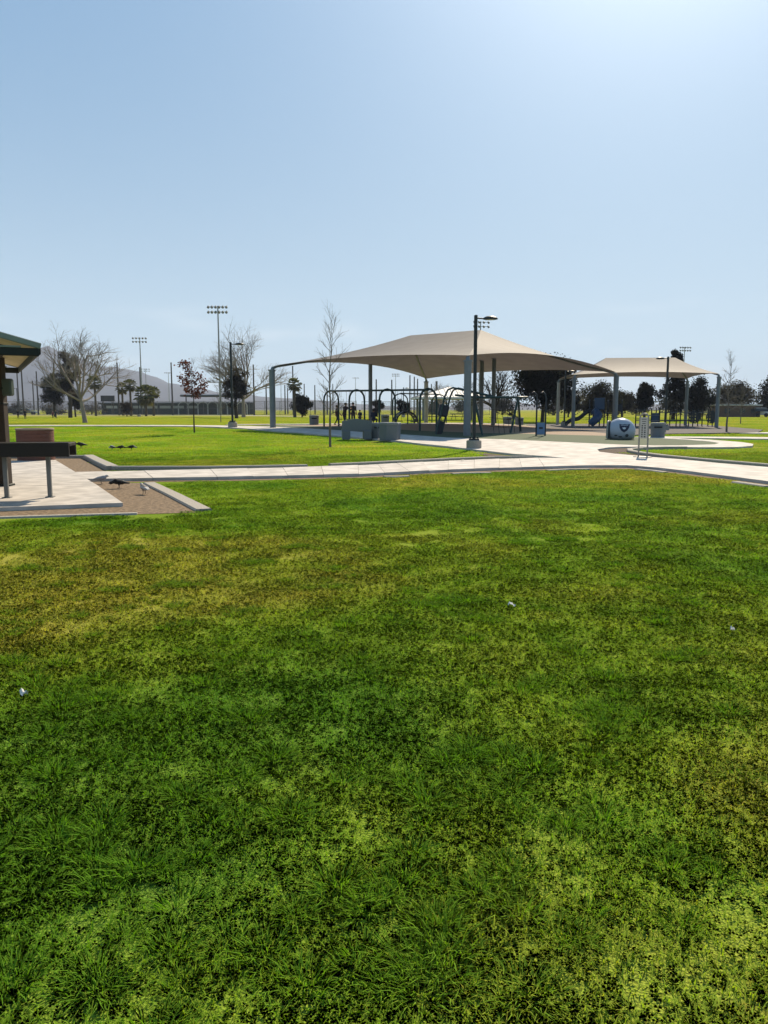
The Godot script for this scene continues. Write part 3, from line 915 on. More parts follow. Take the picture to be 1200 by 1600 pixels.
# a slim leader with short side branches
func sapling(called: String, at: Vector3, height: float, radius: float, seed_: int, clear: float, branches: int, girth: float, bark: Material, label: String) -> Node3D:
	var g := RandomNumberGenerator.new()
	g.seed = seed_
	var t := thing(called, at, 0.0, label, "tree")
	var trunk := MB.new()
	var pts := []
	var rad := []
	for k in 9:
		var f := k / 8.0
		pts.append(Vector3(g.randfn() * 0.012 * k, f * height * 0.93 - (0.1 if k == 0 else 0.0), g.randfn() * 0.012 * k))
		rad.append(lerpf(girth, 0.006, pow(f, 0.8)))
	trunk.tube(pts, rad, 8, false)
	part(trunk, "trunk", bark, t)
	var crown := MB.new()
	var o := {"levels": 3, "kids": [0, 5, 4, 0], "start": [0, 0.25, 0.2, 0.2], "angle": [22, 46], "wobble": 0.10, "lift": 0.07, "shrink": 0.48, "thin": 0.6}
	for k in branches:
		var f := lerpf(clear / height, 0.93, (k + g.randf()) / branches)
		var p: Vector3 = (pts[int(f / 0.93 * 7.99)] as Vector3)
		p.y = f * height
		var a := k * 2.4 + g.randf()
		var tilt := deg_to_rad(lerpf(66.0, 24.0, (f - clear / height) / (1.0 - clear / height)) + g.randf_range(-8, 8))
		var dir := Vector3(cos(a) * sin(tilt), cos(tilt), sin(a) * sin(tilt))
		limb(crown, p, dir, radius * lerpf(1.1, 0.75, f) * g.randf_range(0.7, 1.2), lerpf(girth * 0.36, 0.007, f), 1, o, g)
	part(crown, "crown", bark, t)
	return t

# ---------------------------------------------------------------- canopies
func canopy(at: Vector3, feet: Array, ends: Array, eave: float, ridge_y: float, posts: Array, label: String, column_r: float, dip := 0.6) -> void:
	var t := thing("shade_canopy", at, 0.0, label, "shade canopy")
	# fabric: four corners on columns, hipped up to a short ridge
	var fab := MB.new()
	var corner := []
	for q in feet: corner.append(Vector3(q[0] - at.x, eave, -q[1] - at.z))
	var e0 := Vector3(ends[0][0] - at.x, ridge_y, -ends[0][1] - at.z)
	var e1 := Vector3(ends[1][0] - at.x, ridge_y, -ends[1][1] - at.z)
	var top := [e0, e1, e1, e0]
	var nu := 18
	var nv := 12
	for f in 4:
		var c0: Vector3 = corner[f]
		var c1: Vector3 = corner[(f + 1) % 4]
		var t0: Vector3 = top[f]
		var t1: Vector3 = top[(f + 1) % 4]
		var inward := (t0 + t1) * 0.5 - (c0 + c1) * 0.5
		inward.y = 0
		inward = inward.normalized()
		var g := []
		for a in nu + 1:
			for b in nv + 1:
				var u := float(a) / nu
				var v := float(b) / nv
				var bow := 4.0 * u * (1.0 - u)
				var e := c0.lerp(c1, u) + inward * bow * 0.012 * c0.distance_to(c1) + Vector3.UP * bow * dip * pow(c0.distance_to(c1) / 22.0, 2)
				var r := t0.lerp(t1, u)
				var p := e.lerp(r, v)
				p.y -= 4.0 * v * (1.0 - v) * 0.05 * (ridge_y - eave) * (1.6 + bow)
				g.append(p)
		for a in nu:
			for b in nv:
				var q := a * (nv + 1) + b
				var ids := [q, q + nv + 1, q + nv + 2, q + 1]
				var nn := []
				for z in ids:
					var ia: int = z / (nv + 1)
					var ib: int = z % (nv + 1)
					var du: Vector3 = g[mini(ia + 1, nu) * (nv + 1) + ib] - g[maxi(ia - 1, 0) * (nv + 1) + ib]
					var dv: Vector3 = g[ia * (nv + 1) + mini(ib + 1, nv)] - g[ia * (nv + 1) + maxi(ib - 1, 0)]
					var n0 := du.cross(dv)
					if n0.length() < 1e-5: n0 = (g[q + nv + 1] - g[q]).cross(g[q + 1] - g[q])
					n0 = n0.normalized()
					nn.append(n0 if n0.y > 0 else -n0)
				var s := fab.vert(g[ids[0]], nn[0]); fab.vert(g[ids[1]], nn[1]); fab.vert(g[ids[2]], nn[2]); fab.vert(g[ids[3]], nn[3])
				for z in [0, 2, 1, 0, 3, 2]: fab.i.append(s + z)
	part(fab, "fabric", M.fabric, t)
	for k in 4:
		var c: Vector3 = corner[k]
		var gy: float = ground_y((t.transform * c).x, -(t.transform * c).z) - at.y
		var col := MB.new()
		col.tube([Vector3(c.x, gy - 0.05, c.z), Vector3(c.x, gy + 0.02, c.z)], [column_r * 1.9, column_r * 1.9], 4)
		col.tube([Vector3(c.x, gy - 0.1, c.z), Vector3(c.x, eave - 0.28, c.z)], [column_r, column_r], 16)
		part(col, "column", M.steel_pale if k == 3 else M.steel_grey, t)
		var arm := MB.new()
		arm.tube([Vector3(c.x, eave - 0.3, c.z), Vector3(c.x * 0.995, eave - 0.14, c.z * 0.995), c.lerp(top[k], 0.03) - Vector3.UP * 0.12, c.lerp(top[k], 0.25) - Vector3.UP * (0.1 + 0.06 * (ridge_y - eave)), c.lerp(top[k], 0.5) - Vector3.UP * (0.1 + 0.08 * (ridge_y - eave)), c.lerp(top[k], 0.75) - Vector3.UP * (0.1 + 0.06 * (ridge_y - eave)), top[k] - Vector3.UP * 0.12], [column_r * 0.62, column_r * 0.6, 0.07, 0.07, 0.07, 0.07, 0.07], 8)
		part(arm, "hip_rafter", M.steel_grey, t)
		var cap := MB.new()
		cap.tube([Vector3(c.x, eave - 0.32, c.z), Vector3(c.x, eave - 0.24, c.z)], [column_r * 1.25, column_r * 1.25], 16)
		part(cap, "column_cap", M.steel_grey, t)
	var rb := MB.new()
	rb.tube([top[0] - Vector3.UP * 0.12, top[1] - Vector3.UP * 0.12], [0.075, 0.075], 8)
	part(rb, "ridge_beam", M.steel_grey, t)
	for p in posts:
		var col := MB.new()
		col.tube([Vector3(p[0], -0.1, p[1]), Vector3(p[0], p[2], p[1])], [column_r * 0.82, column_r * 0.82], 14)
		part(col, "column", M.steel_grey, t)

func build_canopies() -> void:
	var c := P(4.6, 54.3)
	var inner := []
	for q in [[-1.05, 60.1, 4.75], [7.6, 60.5, 5.3], [8.35, 59.2, 5.3]]: inner.append([q[0] - c.x, -q[1] - c.z, q[2]])
	canopy(c, [[-7.1, 49.4], [4.3, 40.0], [17.3, 58.0], [3.8, 70.0]], [[1.9, 56.5], [6.5, 52.7]], 3.95, 6.5, inner, "large tan fabric shade canopy on grey columns over the swings", 0.19)
	canopy(P(22.2, 68.6), [[15.84, 64.8], [27.1, 63.0], [28.3, 72.6], [16.7, 74.4]], [[19.5, 68.7], [25.4, 68.2]], 4.38, 6.0, [], "small tan fabric shade canopy over the slide playground", 0.15, 0.7)

# ---------------------------------------------------------------- lights and poles
func lamp_post(at: Vector3, height: float, label: String, arm_dir: float, footing := true, arms := 1) -> void:
	var t := thing("lamp_post", at, 0.0, label, "lamp post", "park lamp posts")
	var y0 := 0.0
	if footing:
		var b := MB.new()
		b.lathe(Vector3.ZERO, [Vector2(0.30, -0.1), Vector2(0.30, 0.36), Vector2(0.27, 0.39), Vector2(0.0, 0.39)], 20)
		part(b, "concrete_footing", M.kerb, t)
		y0 = 0.39
		var f := MB.new()
		f.bx(Vector3(0, y0 + 0.03, 0), Vector3(0.38, 0.06, 0.38), 0.01)
		for k in 4:
			var a := TAU * (k + 0.5) / 4
			f.tube([Vector3(cos(a) * 0.2, y0 + 0.05, sin(a) * 0.2), Vector3(cos(a) * 0.2, y0 + 0.13, sin(a) * 0.2)], [0.022, 0.022], 6)
		part(f, "base_plate", M.pole_paint, t)
	var p := MB.new()
	p.bx(Vector3(0, (y0 + height) * 0.5, 0), Vector3(0.13, height - y0, 0.13), 0.02)
	part(p, "pole", M.pole_paint, t)
	for k in arms:
		var s := arm_dir * (1.0 if k == 0 else -1.0)
		var a := MB.new()
		a.tube([Vector3(s * 0.05, height - 0.12, 0), Vector3(s * 0.34, height - 0.14, 0)], [0.03, 0.03], 8)
		part(a, "arm", M.pole_paint, t)
		var h := MB.new()
		var prof := [Vector2(0.0, -0.05), Vector2(0.18, -0.05), Vector2(0.23, -0.035), Vector2(0.24, -0.015), Vector2(0.21, 0.03), Vector2(0.13, 0.08), Vector2(0.0, 0.1)]
		h.lathe(Vector3.ZERO, prof, 20, false)
		var head := part(h, "lamp_head", M.pole_paint, t)
		head.position = Vector3(s * 0.56, height - 0.13, 0)
		head.scale = Vector3(1.25, 1.0, 0.9)
		var ln := MB.new()
		ln.lathe(Vector3(0, -0.054, 0), [Vector2(0.0, -0.012), Vector2(0.12, -0.006), Vector2(0.165, 0.0), Vector2(0.0, 0.0)], 16, false)
		part(ln, "lens", M.lamp_lens, head)

func flood_light(at: Vector3, height: float, turn: float, rows: int, heads: int, label: String) -> void:
	var t := thing("flood_light", at, turn, label, "flood light", "ball field flood lights")
	var p := MB.new()
	p.tube([Vector3(0, -0.2, 0), Vector3(0, height, 0)], [0.27, 0.14], 10)
	part(p, "pole", M.galvanised, t)
	var w := 4.4
	for r in rows:
		var y := height - 0.2 - r * 1.1
		var b := MB.new()
		b.bx(Vector3(0, y, 0.16), Vector3(w, 0.12, 0.1), 0.01)
		part(b, "crossarm", M.galvanised, t)
		for k in heads:
			var h := MB.new()
			h.tube([Vector3(0, 0.18, -0.14), Vector3(0, 0.05, 0.1), Vector3(0, -0.22, 0.42)], [0.1, 0.22, 0.3], 10)
			var o := part(h, "lamp_head", M.play_grey, t)
			o.position = Vector3(lerpf(-w / 2 + 0.2, w / 2 - 0.2, k / float(heads - 1)), y, 0.25)

func build_poles() -> void:
	lamp_post(P(3.56, 30.5), 5.22, "dark lamp post on a grey concrete footing at the plaza edge", 1.0)
	lamp_post(P(-9.85, 50.3), 5.5, "dark lamp post on concrete footing beside the path by the red leafed tree", 1.0)
	lamp_post(P(20.0, 55.0), 5.2, "dark lamp post standing in front of the small canopy", -1.0)
	lamp_post(P(-42.4, 134), 4.7, "far dark lamp post with no arm beside the palms", 0.4, true)
	lamp_post(P(16.2, 78.5 - 9.0), 5.0, "thin lamp post before the dense dark evergreen", 1.0)
	lamp_post(P(-86.0, 182), 6.2, "far thin lamp post behind the picnic shelter post", -1.0)
	lamp_post(P(3.0, 120), 4.6, "far lamp post seen behind the swing set", 1.0)
	var k := 0
	for a in [[-36.9, 175, 24.0, 2, 6, "tall flood light with two rows of lamps above the huge bare tree"], [-77.9, 250, 24.0, 2, 5, "tall flood light with two lamp rows above the palm pair"], [-137.6, 450, 24.6, 2, 4, "small distant flood light against the mountain"], [-132.8, 480, 23.9, 1, 5, "small distant flood light with one lamp row near the red leafed tree"], [-68.9, 520, 24.5, 1, 5, "small distant flood light left of the lone palm"], [-20.5, 560, 24.0, 1, 5, "small distant flood light seen under the canopy beside the young tree"], [7.2, 480, 23.1, 2, 5, "distant flood light with two lamp rows seen under the canopy"], [113.3, 295, 24.6, 2, 5, "tall flood light above the tip of the tallest pine"], [25.2, 205, 24.0, 2, 4, "flood light whose lamps show beside the canopy ridge"]]:
		flood_light(P(a[0], a[1]), a[2], 0.15 * (k % 3), a[3], a[4], a[5])
		k += 1
	# tall timber poles that hold the ball nets
	var proto: Node3D = null
	for a in [[-82.4, 175, 9.3], [-74.4, 160, 10.8], [-78.5, 176, 9.7], [-90.3, 200, 8.5], [-74.1, 175, 11.6], [-54.7, 160, 10.7], [-59.5, 190, 11.4], [-45.0, 165, 11.0], [-26.8, 160, 10.3], [-20.6, 176, 10.9], [-25.5, 200, 7.4], [-27.3, 220, 7.3], [-23.6, 230, 8.7], [-17.8, 200, 7.4], [-13.9, 190, 6.5], [-15.8, 240, 9.0], [-1.7, 170, 7.7], [1.7, 170, 7.6], [6.0, 180, 9.0], [7.2, 185, 8.9], [8.2, 190, 8.6], [12.8, 210, 8.0], [12.7, 190, 8.0], [13.3, 195, 8.2], [-27.3, 180, 7.1], [80.4, 190, 5.6], [82.0, 190, 6.5], [94.7, 230, 5.2]]:
		if proto == null:
			proto = thing("net_pole", P(a[0], a[1]), 0.0, "tall bare dark pole of the ball field nets", "pole", "ball net poles")
			var p := MB.new()
			p.tube([Vector3(0, -0.02, 0), Vector3(0, 1, 0)], [0.19, 0.13], 8)
			part(p, "pole", M.net_pole, proto)
			var cp := MB.new()
			cp.tube([Vector3(0, 0.995, 0), Vector3(0, 1.005, 0)], [0.16, 0.16], 8)
			part(cp, "cap", M.net_pole, proto)
			proto.scale.y = a[2]
		else:
			var c := copy(proto, P(a[0], a[1]), 0.0)
			c.scale.y = a[2]

# ---------------------------------------------------------------- fences, buildings, vehicles
func fence(a: Vector2, b: Vector2, height: float, gap: float, label: String) -> void:
	var t := thing("chain_link_fence", P(a.x, a.y), 0.0, label, "fence")
	var o := t.position
	var n := int(a.distance_to(b) / gap)
	var posts := MB.new()
	posts.tube([Vector3(0, -0.1, 0), Vector3(0, height + 0.05, 0)], [0.05, 0.05], 6)
	var post_mesh := posts.mesh()
	for k in n + 1:
		var q := a.lerp(b, float(k) / n)
		var m := MeshInstance3D.new()
		m.mesh = post_mesh
		m.material_override = M.fence_wire
		m.name = "post"
		t.add_child(m, true)
		m.position = P(q.x, q.y) - o
	for y in [0.08, height * 0.5, height]:
		var r := MB.new()
		r.tube([P(a.x, a.y, y) - o, P(b.x, b.y, y) - o], [0.035, 0.035], 5)
		part(r, "rail", M.fence_wire, t)
	var w := MB.new()
	var along := (P(b.x, b.y) - P(a.x, a.y))
	var len_ := along.length()
	along = along.normalized()
	var s := 0.0
	var side := along.cross(Vector3.UP) * 0.01
	while s < len_ - height:
		for dir in [1.0, -1.0]:
			var p0: Vector3 = along * (s if dir > 0 else s + height) + Vector3.UP * 0.05
			var p1: Vector3 = along * (s + height if dir > 0 else s) + Vector3.UP * height
			w.tube([p0 + side, p1 + side], [0.011, 0.011], 3, false)
		s += 0.22
	part(w, "wire_mesh", M.fence_wire, t, "stuff")

func car(at: Vector3, turn: float, paint: Material, label: String) -> void:
	var t := thing("parked_car", at, turn, label, "car", "parked cars beyond the lawns")
	var b := MB.new()
	var side := PackedVector2Array([Vector2(-2.2, 0.3), Vector2(2.2, 0.3), Vector2(2.25, 0.65), Vector2(2.1, 0.82), Vector2(1.1, 0.92), Vector2(-2.1, 0.95), Vector2(-2.25, 0.6)])
	var up := Transform3D(Basis(Vector3.RIGHT, -PI / 2), Vector3(0, 0, 0.85))
	# outline drawn in x and height, then stood up
	b.prism(PackedVector2Array(Array(side).map(func(p): return Vector2(p.x, -p.y))), -1.7, 0.0, Transform3D(Basis(Vector3.RIGHT, PI / 2), Vector3(0, 0, -0.85)) * Transform3D(Basis(), Vector3(0, 0, 0)))
	part(b, "body", paint, t)
	var c := MB.new()
	c.quad(Vector3(-1.95, 0.93, 0.78), Vector3(1.0, 0.93, 0.78), Vector3(0.35, 1.42, 0.62), Vector3(-1.5, 1.42, 0.62))
	c.quad(Vector3(1.0, 0.93, -0.78), Vector3(-1.95, 0.93, -0.78), Vector3(-1.5, 1.42, -0.62), Vector3(0.35, 1.42, -0.62))
	c.quad(Vector3(1.0, 0.93, 0.78), Vector3(1.0, 0.93, -0.78), Vector3(0.35, 1.42, -0.62), Vector3(0.35, 1.42, 0.62))
	c.quad(Vector3(-1.95, 0.93, -0.78), Vector3(-1.95, 0.93, 0.78), Vector3(-1.5, 1.42, 0.62), Vector3(-1.5, 1.42, -0.62))
	part(c, "windows", M.car_glass, t)
	var r := MB.new()
	r.bx(Vector3(-0.58, 1.45, 0), Vector3(1.9, 0.07, 1.26), 0.03)
	part(r, "roof", paint, t)
	for x in [-1.35, 1.4]:
		for z in [-0.8, 0.8]:
			var w := MB.new()
			w.tube([Vector3(x, 0.32, z - 0.1), Vector3(x, 0.32, z + 0.1)], [0.32, 0.32], 14)
			part(w, "wheel", M.tyre, t)

func build_far() -> void:
	fence(Vector2(-104, 172), Vector2(-60, 172), 3.0, 3.2, "long chain link fence behind the people on the left lawn")
	fence(Vector2(-59, 168), Vector2(-6, 168), 3.0, 3.2, "chain link fence in front of the dark low building")
	fence(Vector2(-5, 176), Vector2(24, 176), 3.0, 3.2, "chain link fence behind the white pavilion")
	fence(Vector2(52, 140), Vector2(62.5, 134), 2.2, 2.6, "short chain link fence beside the brown building")
	# long low building with arches behind the fence
	var t := thing("low_building", P(-55.0, 196), 0.0, "long dark low building with pale window band behind the fence", "building")
	var w := MB.new()
	w.bx(Vector3(0, 1.25, 0), Vector3(30, 2.7, 8))
	part(w, "wall", M.wall_dark, t)
	var r := MB.new()
	r.bx(Vector3(0, 2.75, 0.2), Vector3(31, 0.4, 9.2), 0.08)
	part(r, "roof", M.roof_dark, t)
	for k in 7:
		var f := MB.new()
		f.bx(Vector3(-12.4 + k * 3.3, 1.8, 4.03), Vector3(2.7, 0.7, 0.1), 0.02)
		part(f, "window", M.wall_pale, t)
	t = thing("grandstand", P(-42.0, 190), 0.0, "dark roofed stand with arched openings behind the fence", "grandstand")
	w = MB.new()
	w.bx(Vector3(0, 4.55, -1.0), Vector3(15, 0.5, 6), 0.2)
	part(w, "roof", M.roof_dark, t)
	w = MB.new()
	w.bx(Vector3(0, 1.5, -3.0), Vector3(19, 3.0, 1.0))
	part(w, "back_wall", M.wall_dark, t)
	for k in 8:
		var x := -8.4 + k * 2.4
		var c := MB.new()
		c.tube([Vector3(x, -0.1, 0), Vector3(x, 2.3, 0)], [0.16, 0.16], 8)
		part(c, "column", M.wall_pale, t)
		if k < 7:
			var arch := MB.new()
			var pts := []
			for j in 9:
				var a := PI * j / 8.0
				pts.append(Vector3(x + 1.2 - cos(a) * 1.15, 2.3 + sin(a) * 0.7, 0))
			arch.tube(pts, [0.12, 0.12, 0.12, 0.12, 0.12, 0.12, 0.12, 0.12, 0.12], 6)
			part(arch, "arch", M.wall_pale, t)
	for s in [-1, 1]:
		var c := MB.new()
		c.tube([Vector3(s * 6.5, -0.1, -0.2), Vector3(s * 6.5, 4.4, -0.2)], [0.14, 0.14], 8)
		part(c, "roof_post", M.net_pole, t)
	# brown building on the right
	t = thing("brown_building", P(58.0, 128), 0.1, "low brown building with a pale flat roof edge", "building")
	w = MB.new()
	w.bx(Vector3(0, 0.85, 0), Vector3(7.0, 1.9, 3.0))
	part(w, "wall", M.wall_brown, t)
	w = MB.new()
	w.bx(Vector3(0, 1.92, 0), Vector3(7.5, 0.22, 3.5), 0.04)
	part(w, "roof", M.wall_pale, t)
	for x in [-2.2, 0.4, 2.3]:
		w = MB.new()
		w.bx(Vector3(x, 1.0, 1.52), Vector3(0.9, 0.8, 0.08), 0.01)
		part(w, "window", M.car_glass, t)
	# scoreboard
	t = thing("scoreboard", P(-60.5, 170), 0.0, "dark scoreboard on two posts beside the tall net poles", "scoreboard")
	w = MB.new()
	w.bx(Vector3(0, 3.6, 0), Vector3(3.0, 1.3, 0.3), 0.03)
	part(w, "board", M.wall_dark, t)
	for s in [-1.1, 1.1]:
		w = MB.new()
		w.tube([Vector3(s, -0.1, -0.1), Vector3(s, 3.1, -0.1)], [0.1, 0.1], 8)
		part(w, "post", M.net_pole, t)
	# white metal pavilion
	t = thing("pavilion", P(7.3, 88), 0.06, "white metal roofed picnic pavilion behind the swings", "pavilion")
	var e := 2.55
	var hx := 3.9
	var hz := 3.9
	var apex := 3.75
	var cs := [Vector3(-hx, e, hz), Vector3(hx, e, hz), Vector3(hx, e, -hz), Vector3(-hx, e, -hz)]
	for k in 4:
		w = MB.new()
		var c0: Vector3 = cs[k]
		var c1: Vector3 = cs[(k + 1) % 4]
		w.tri(c0, c1, Vector3(0, apex, 0))
		w.quad(c0 - Vector3.UP * 0.2, c1 - Vector3.UP * 0.2, c1, c0)
		var face := part(w, "roof_face", M.white_roof, t)
		for j in range(1, 12):
			var f := j / 12.0
			var foot := c0.lerp(c1, f)
			var reach := 1.0 - absf(f - 0.5) * 2.0
			var head := foot.lerp(c0.lerp(c1, 0.5), 0.0)
			var mid := c0.lerp(c1, 0.5)
			var peak := Vector3(0, apex, 0) + (foot - mid) * 1.0
			head = foot.lerp(peak, reach)
			w = MB.new()
			w.tube([foot + Vector3.UP * 0.03, head + Vector3.UP * 0.03], [0.03, 0.03], 4)
			part(w, "seam", M.steel_grey, face)
	for x in [-3.2, 3.2]:
		for z in [-3.2, 3.2]:
			w = MB.new()
			w.bx(Vector3(x, e * 0.5, z), Vector3(0.24, e + 0.1, 0.24), 0.02)
			part(w, "post", M.steel_grey, t)
	for a in [[5.6, 86.5, 0.3], [8.6, 89.0, 0.5]]:
		t = thing("picnic_table", P(a[0], a[1]), a[2], "dark picnic table under the white pavilion roof", "picnic table", "tables under the white pavilion")
		w = MB.new()
		w.bx(Vector3(0, 0.74, 0), Vector3(1.9, 0.06, 0.75), 0.01)
		part(w, "tabletop", M.play_dark, t)
		for s in [-1, 1]:
			w = MB.new()
			w.bx(Vector3(0, 0.44, s * 0.65), Vector3(1.9, 0.05, 0.26), 0.01)
			part(w, "seat", M.play_dark, t)
			w = MB.new()
			w.tube([Vector3(s * 0.7, 0, 0.5), Vector3(s * 0.7, 0.72, 0.2)], [0.03, 0.03], 6)
			w.tube([Vector3(s * 0.7, 0, -0.5), Vector3(s * 0.7, 0.72, -0.2)], [0.03, 0.03], 6)
			w.tube([Vector3(s * 0.7, 0.42, -0.75), Vector3(s * 0.7, 0.42, 0.75)], [0.025, 0.025], 6)
			part(w, "leg_frame", M.play_dark, t)
	car(P(-86.2, 187), 0.15, M.car_white, "white car parked behind the people by the left fence")
	car(P(-91.0, 188), 0.1, M.car_dark, "dark car parked left of the white car")
	car(P(-80.5, 189), 0.0, M.car_dark, "dark car parked right of the white car")
	car(P(62.0, 127), 0.2, M.car_white, "white car parked under the tall dark green tree")
	car(P(66.5, 128.5), 0.2, M.car_dark, "dark car parked at the foot of the tall dark green tree")
	# mountains
	var prof := [[-900, 575], [-500, 560], [-200, 552], [0, 546], [60, 544], [90, 551], [112, 561], [150, 574], [175, 569], [200, 577], [230, 589], [262, 599], [300, 604], [330, 611], [400, 618], [470, 622], [560, 630], [640, 635], [700, 634], [745, 627], [775, 622], [805, 628], [860, 634], [1000, 630], [1150, 632], [1400, 625], [1900, 615]]
	var far_d := 2600.0
	var hb := MB.new()
	var nx := 260
	var nz := 22
	var x0 := -3000.0
	var x1 := 2800.0
	var gul := FastNoiseLite.new()
	gul.seed = 9
	gul.frequency = 0.006
	gul.fractal_type = FastNoiseLite.FRACTAL_RIDGED
	gul.fractal_octaves = 4
	for a in nx + 1:
		var x := lerpf(x0, x1, float(a) / nx)
		var px := x / far_d * 1200.0 + 600.0
		var top := 0.0
		for k in prof.size() - 1:
			if px >= prof[k][0] and px <= prof[k + 1][0]:
				top = lerpf(prof[k][1], prof[k + 1][1], (px - prof[k][0]) / float(prof[k + 1][0] - prof[k][0]))
		if px < prof[0][0]: top = prof[0][1]
		if px > prof[-1][0]: top = prof[-1][1]
		top += gul.get_noise_2d(x * 1.7, 7000.0) * 0.16 * (632.0 - top) * 0.5
		var hgt := (640.0 - top) / 1200.0 * far_d
		for b in nz + 1:
			var f := float(b) / nz
			var d := lerpf(1750.0, 3500.0, f)
			var s := smoothstep(0.0, 0.5, f) if f < 0.5 else 1.0 - 0.5 * smoothstep(0.5, 1.0, f)
			var n := gul.get_noise_2d(x, d)
			var y := hgt * s + n * 0.34 * hgt * s * (1.0 - s * 0.72)
			hb.vert(Vector3(x, y - 2.0, -d), Vector3.UP)
	for a in nx:
		for b in nz:
			var q := a * (nz + 1) + b
			for z in [q, q + 1, q + nz + 1, q + nz + 1, q + 1, q + nz + 2]: hb.i.append(z)
	for a in nx + 1:
		for b in nz + 1:
			var q := a * (nz + 1) + b
			var du: Vector3 = hb.v[mini(a + 1, nx) * (nz + 1) + b] - hb.v[maxi(a - 1, 0) * (nz + 1) + b]
			var dv: Vector3 = hb.v[a * (nz + 1) + mini(b + 1, nz)] - hb.v[a * (nz + 1) + maxi(b - 1, 0)]
			var nn := du.cross(dv).normalized()
			hb.n[q] = nn if nn.y > 0 else -nn
	part(hb, "hills", M.hill, self).set_meta("kind", "structure")

# ---------------------------------------------------------------- near left: shelter, table, bin
func build_shelter() -> void:
	var a := Vector3(-5.29, 2.50, -12.0)                        # near right eave corner
	var back := Vector3(-0.466, 0, -0.885)                      # along the right eave, away
	var left := Vector3(-0.885, 0, 0.466)                       # along the near eave, to the left
	var t := thing("picnic_shelter", Vector3(-9.6, 0.0, -13.2), 0.0, "picnic shelter with dark timber post and green roof over the concrete pad", "shelter")
	var o := t.position
	a -= o
	var depth := 6.2
	var wide := 7.0
	var b := a + back * depth
	var c := b + left * wide
	var d := a + left * wide
	var peak := (a + d) * 0.5 + Vector3.UP * 0.95
	var peak2 := (b + c) * 0.5 + Vector3.UP * 0.95
	var up := Vector3.UP
	for f in [[a, b, peak2, peak], [c, d, peak, peak2]]:
		var m := MB.new()
		m.quad(f[0] + up * 0.09, f[1] + up * 0.09, f[2] + up * 0.09, f[3] + up * 0.09)
		var face := part(m, "roof_face", M.roof_green, t)
		for j in range(1, 12):
			var k := j / 12.0
			m = MB.new()
			m.tube([(f[0] as Vector3).lerp(f[1], k) + up * 0.1, (f[3] as Vector3).lerp(f[2], k) + up * 0.1], [0.018, 0.018], 4)
			part(m, "seam", M.roof_green, face)
		m = MB.new()
		m.quad(f[1] + up * 0.03, f[0] + up * 0.03, f[3] + up * 0.03, f[2] + up * 0.03)
		part(m, "soffit", M.soffit, t)
		m = MB.new()
		var e: Vector3 = f[1] - f[0]
		m.box(Transform3D(Basis(e.normalized(), up, e.normalized().cross(up)), ((f[0] as Vector3) + f[1]) * 0.5), Vector3(e.length() + 0.04, 0.13, 0.05), 0.01)
		part(m, "fascia", M.fascia, t)
	for f in [[a, d, peak], [b, c, peak2]]:
		for s in 2:
			var e0: Vector3 = f[s]
			var e: Vector3 = f[2] - e0
			var x := e.normalized()
			var zz := x.cross(up).normalized()
			var m := MB.new()
			m.box(Transform3D(Basis(x, zz.cross(x), zz), (e0 + f[2]) * 0.5 + up * 0.07), Vector3(e.length() + 0.06, 0.09, 0.07), 0.01)
			part(m, "rake_board", M.roof_green, t)
		var e2: Vector3 = f[1] - f[0]
		var x2 := e2.normalized()
		var m2 := MB.new()
		m2.box(Transform3D(Basis(x2, up, x2.cross(up)), ((f[0] as Vector3) + f[1]) * 0.5 - up * 0.03), Vector3(e2.length(), 0.12, 0.06), 0.01)
		part(m2, "tie_beam", M.fascia, t)
		m2 = MB.new()
		m2.box(Transform3D(Basis(x2, up, x2.cross(up)), ((f[0] as Vector3) + f[1]) * 0.5 + up * 0.045), Vector3(e2.length() - 0.5, 0.03, 0.07), 0.005)
		part(m2, "tie_cap", M.roof_green, t)
		for k in range(1, 12):
			var g := k / 12.0
			var foot: Vector3 = (f[0] as Vector3).lerp(f[1], g)
			var tall := 0.95 * (1.0 - absf(g - 0.5) * 2.0)
			m2 = MB.new()
			m2.box(Transform3D(Basis(x2, up, x2.cross(up)), foot + up * (tall * 0.5 + 0.05)), Vector3(0.07, tall, 0.05), 0.005)
			part(m2, "strut", M.roof_green, t)
	# carrying beam under the right eave and the posts
	var post_at := Vector3(-7.66, 0, -15.5) - o
	for k in 4:
		var p: Vector3 = [post_at, post_at + left * 4.6, post_at + left * 4.6 - back * 3.4, post_at + back * 0.01 - back * 3.4 - left * 0.0][k]
		if k == 3: continue
		var m := MB.new()
		m.bx(p + Vector3.UP * 1.4, Vector3(0.19, 2.9, 0.19), 0.012)
		part(m, "post", M.post_wood, t)
		m = MB.new()
		m.bx(p + Vector3.UP * 0.09, Vector3(0.26, 0.05, 0.26), 0.01)
		part(m, "base_plate", M.fascia, t)
		for y in [1.72, 2.02]:
			m = MB.new()
			m.bx(p + Vector3.UP * y, Vector3(0.215, 0.035, 0.215), 0.004)
			part(m, "band", M.fascia, t)
	var bm := MB.new()
	var bb := Basis(back, Vector3.UP, back.cross(Vector3.UP))
	bm.box(Transform3D(bb, post_at - back * 0.9 + Vector3.UP * 2.72), Vector3(4.2, 0.22, 0.15), 0.01)
	part(bm, "beam", M.post_wood, t)
	# green metal box strapped to the post
	bm = MB.new()
	bm.bx(post_at + Vector3(0.17, 2.04, 0.02), Vector3(0.2, 0.34, 0.16), 0.03)
	part(bm, "electric_box", M.box_green, t)
	# serving table
	t = thing("serving_table", Vector3(-6.95, 0.07, -13.3), 0.14, "heavy dark timber table on grey steel legs beside the shelter post", "table")
	for k in 4:
		var m := MB.new()
		m.bx(Vector3(0, 0.93, -0.15 + k * 0.1), Vector3(3.0, 0.055, 0.094), 0.006)
		part(m, "plank", M.table_wood, t)
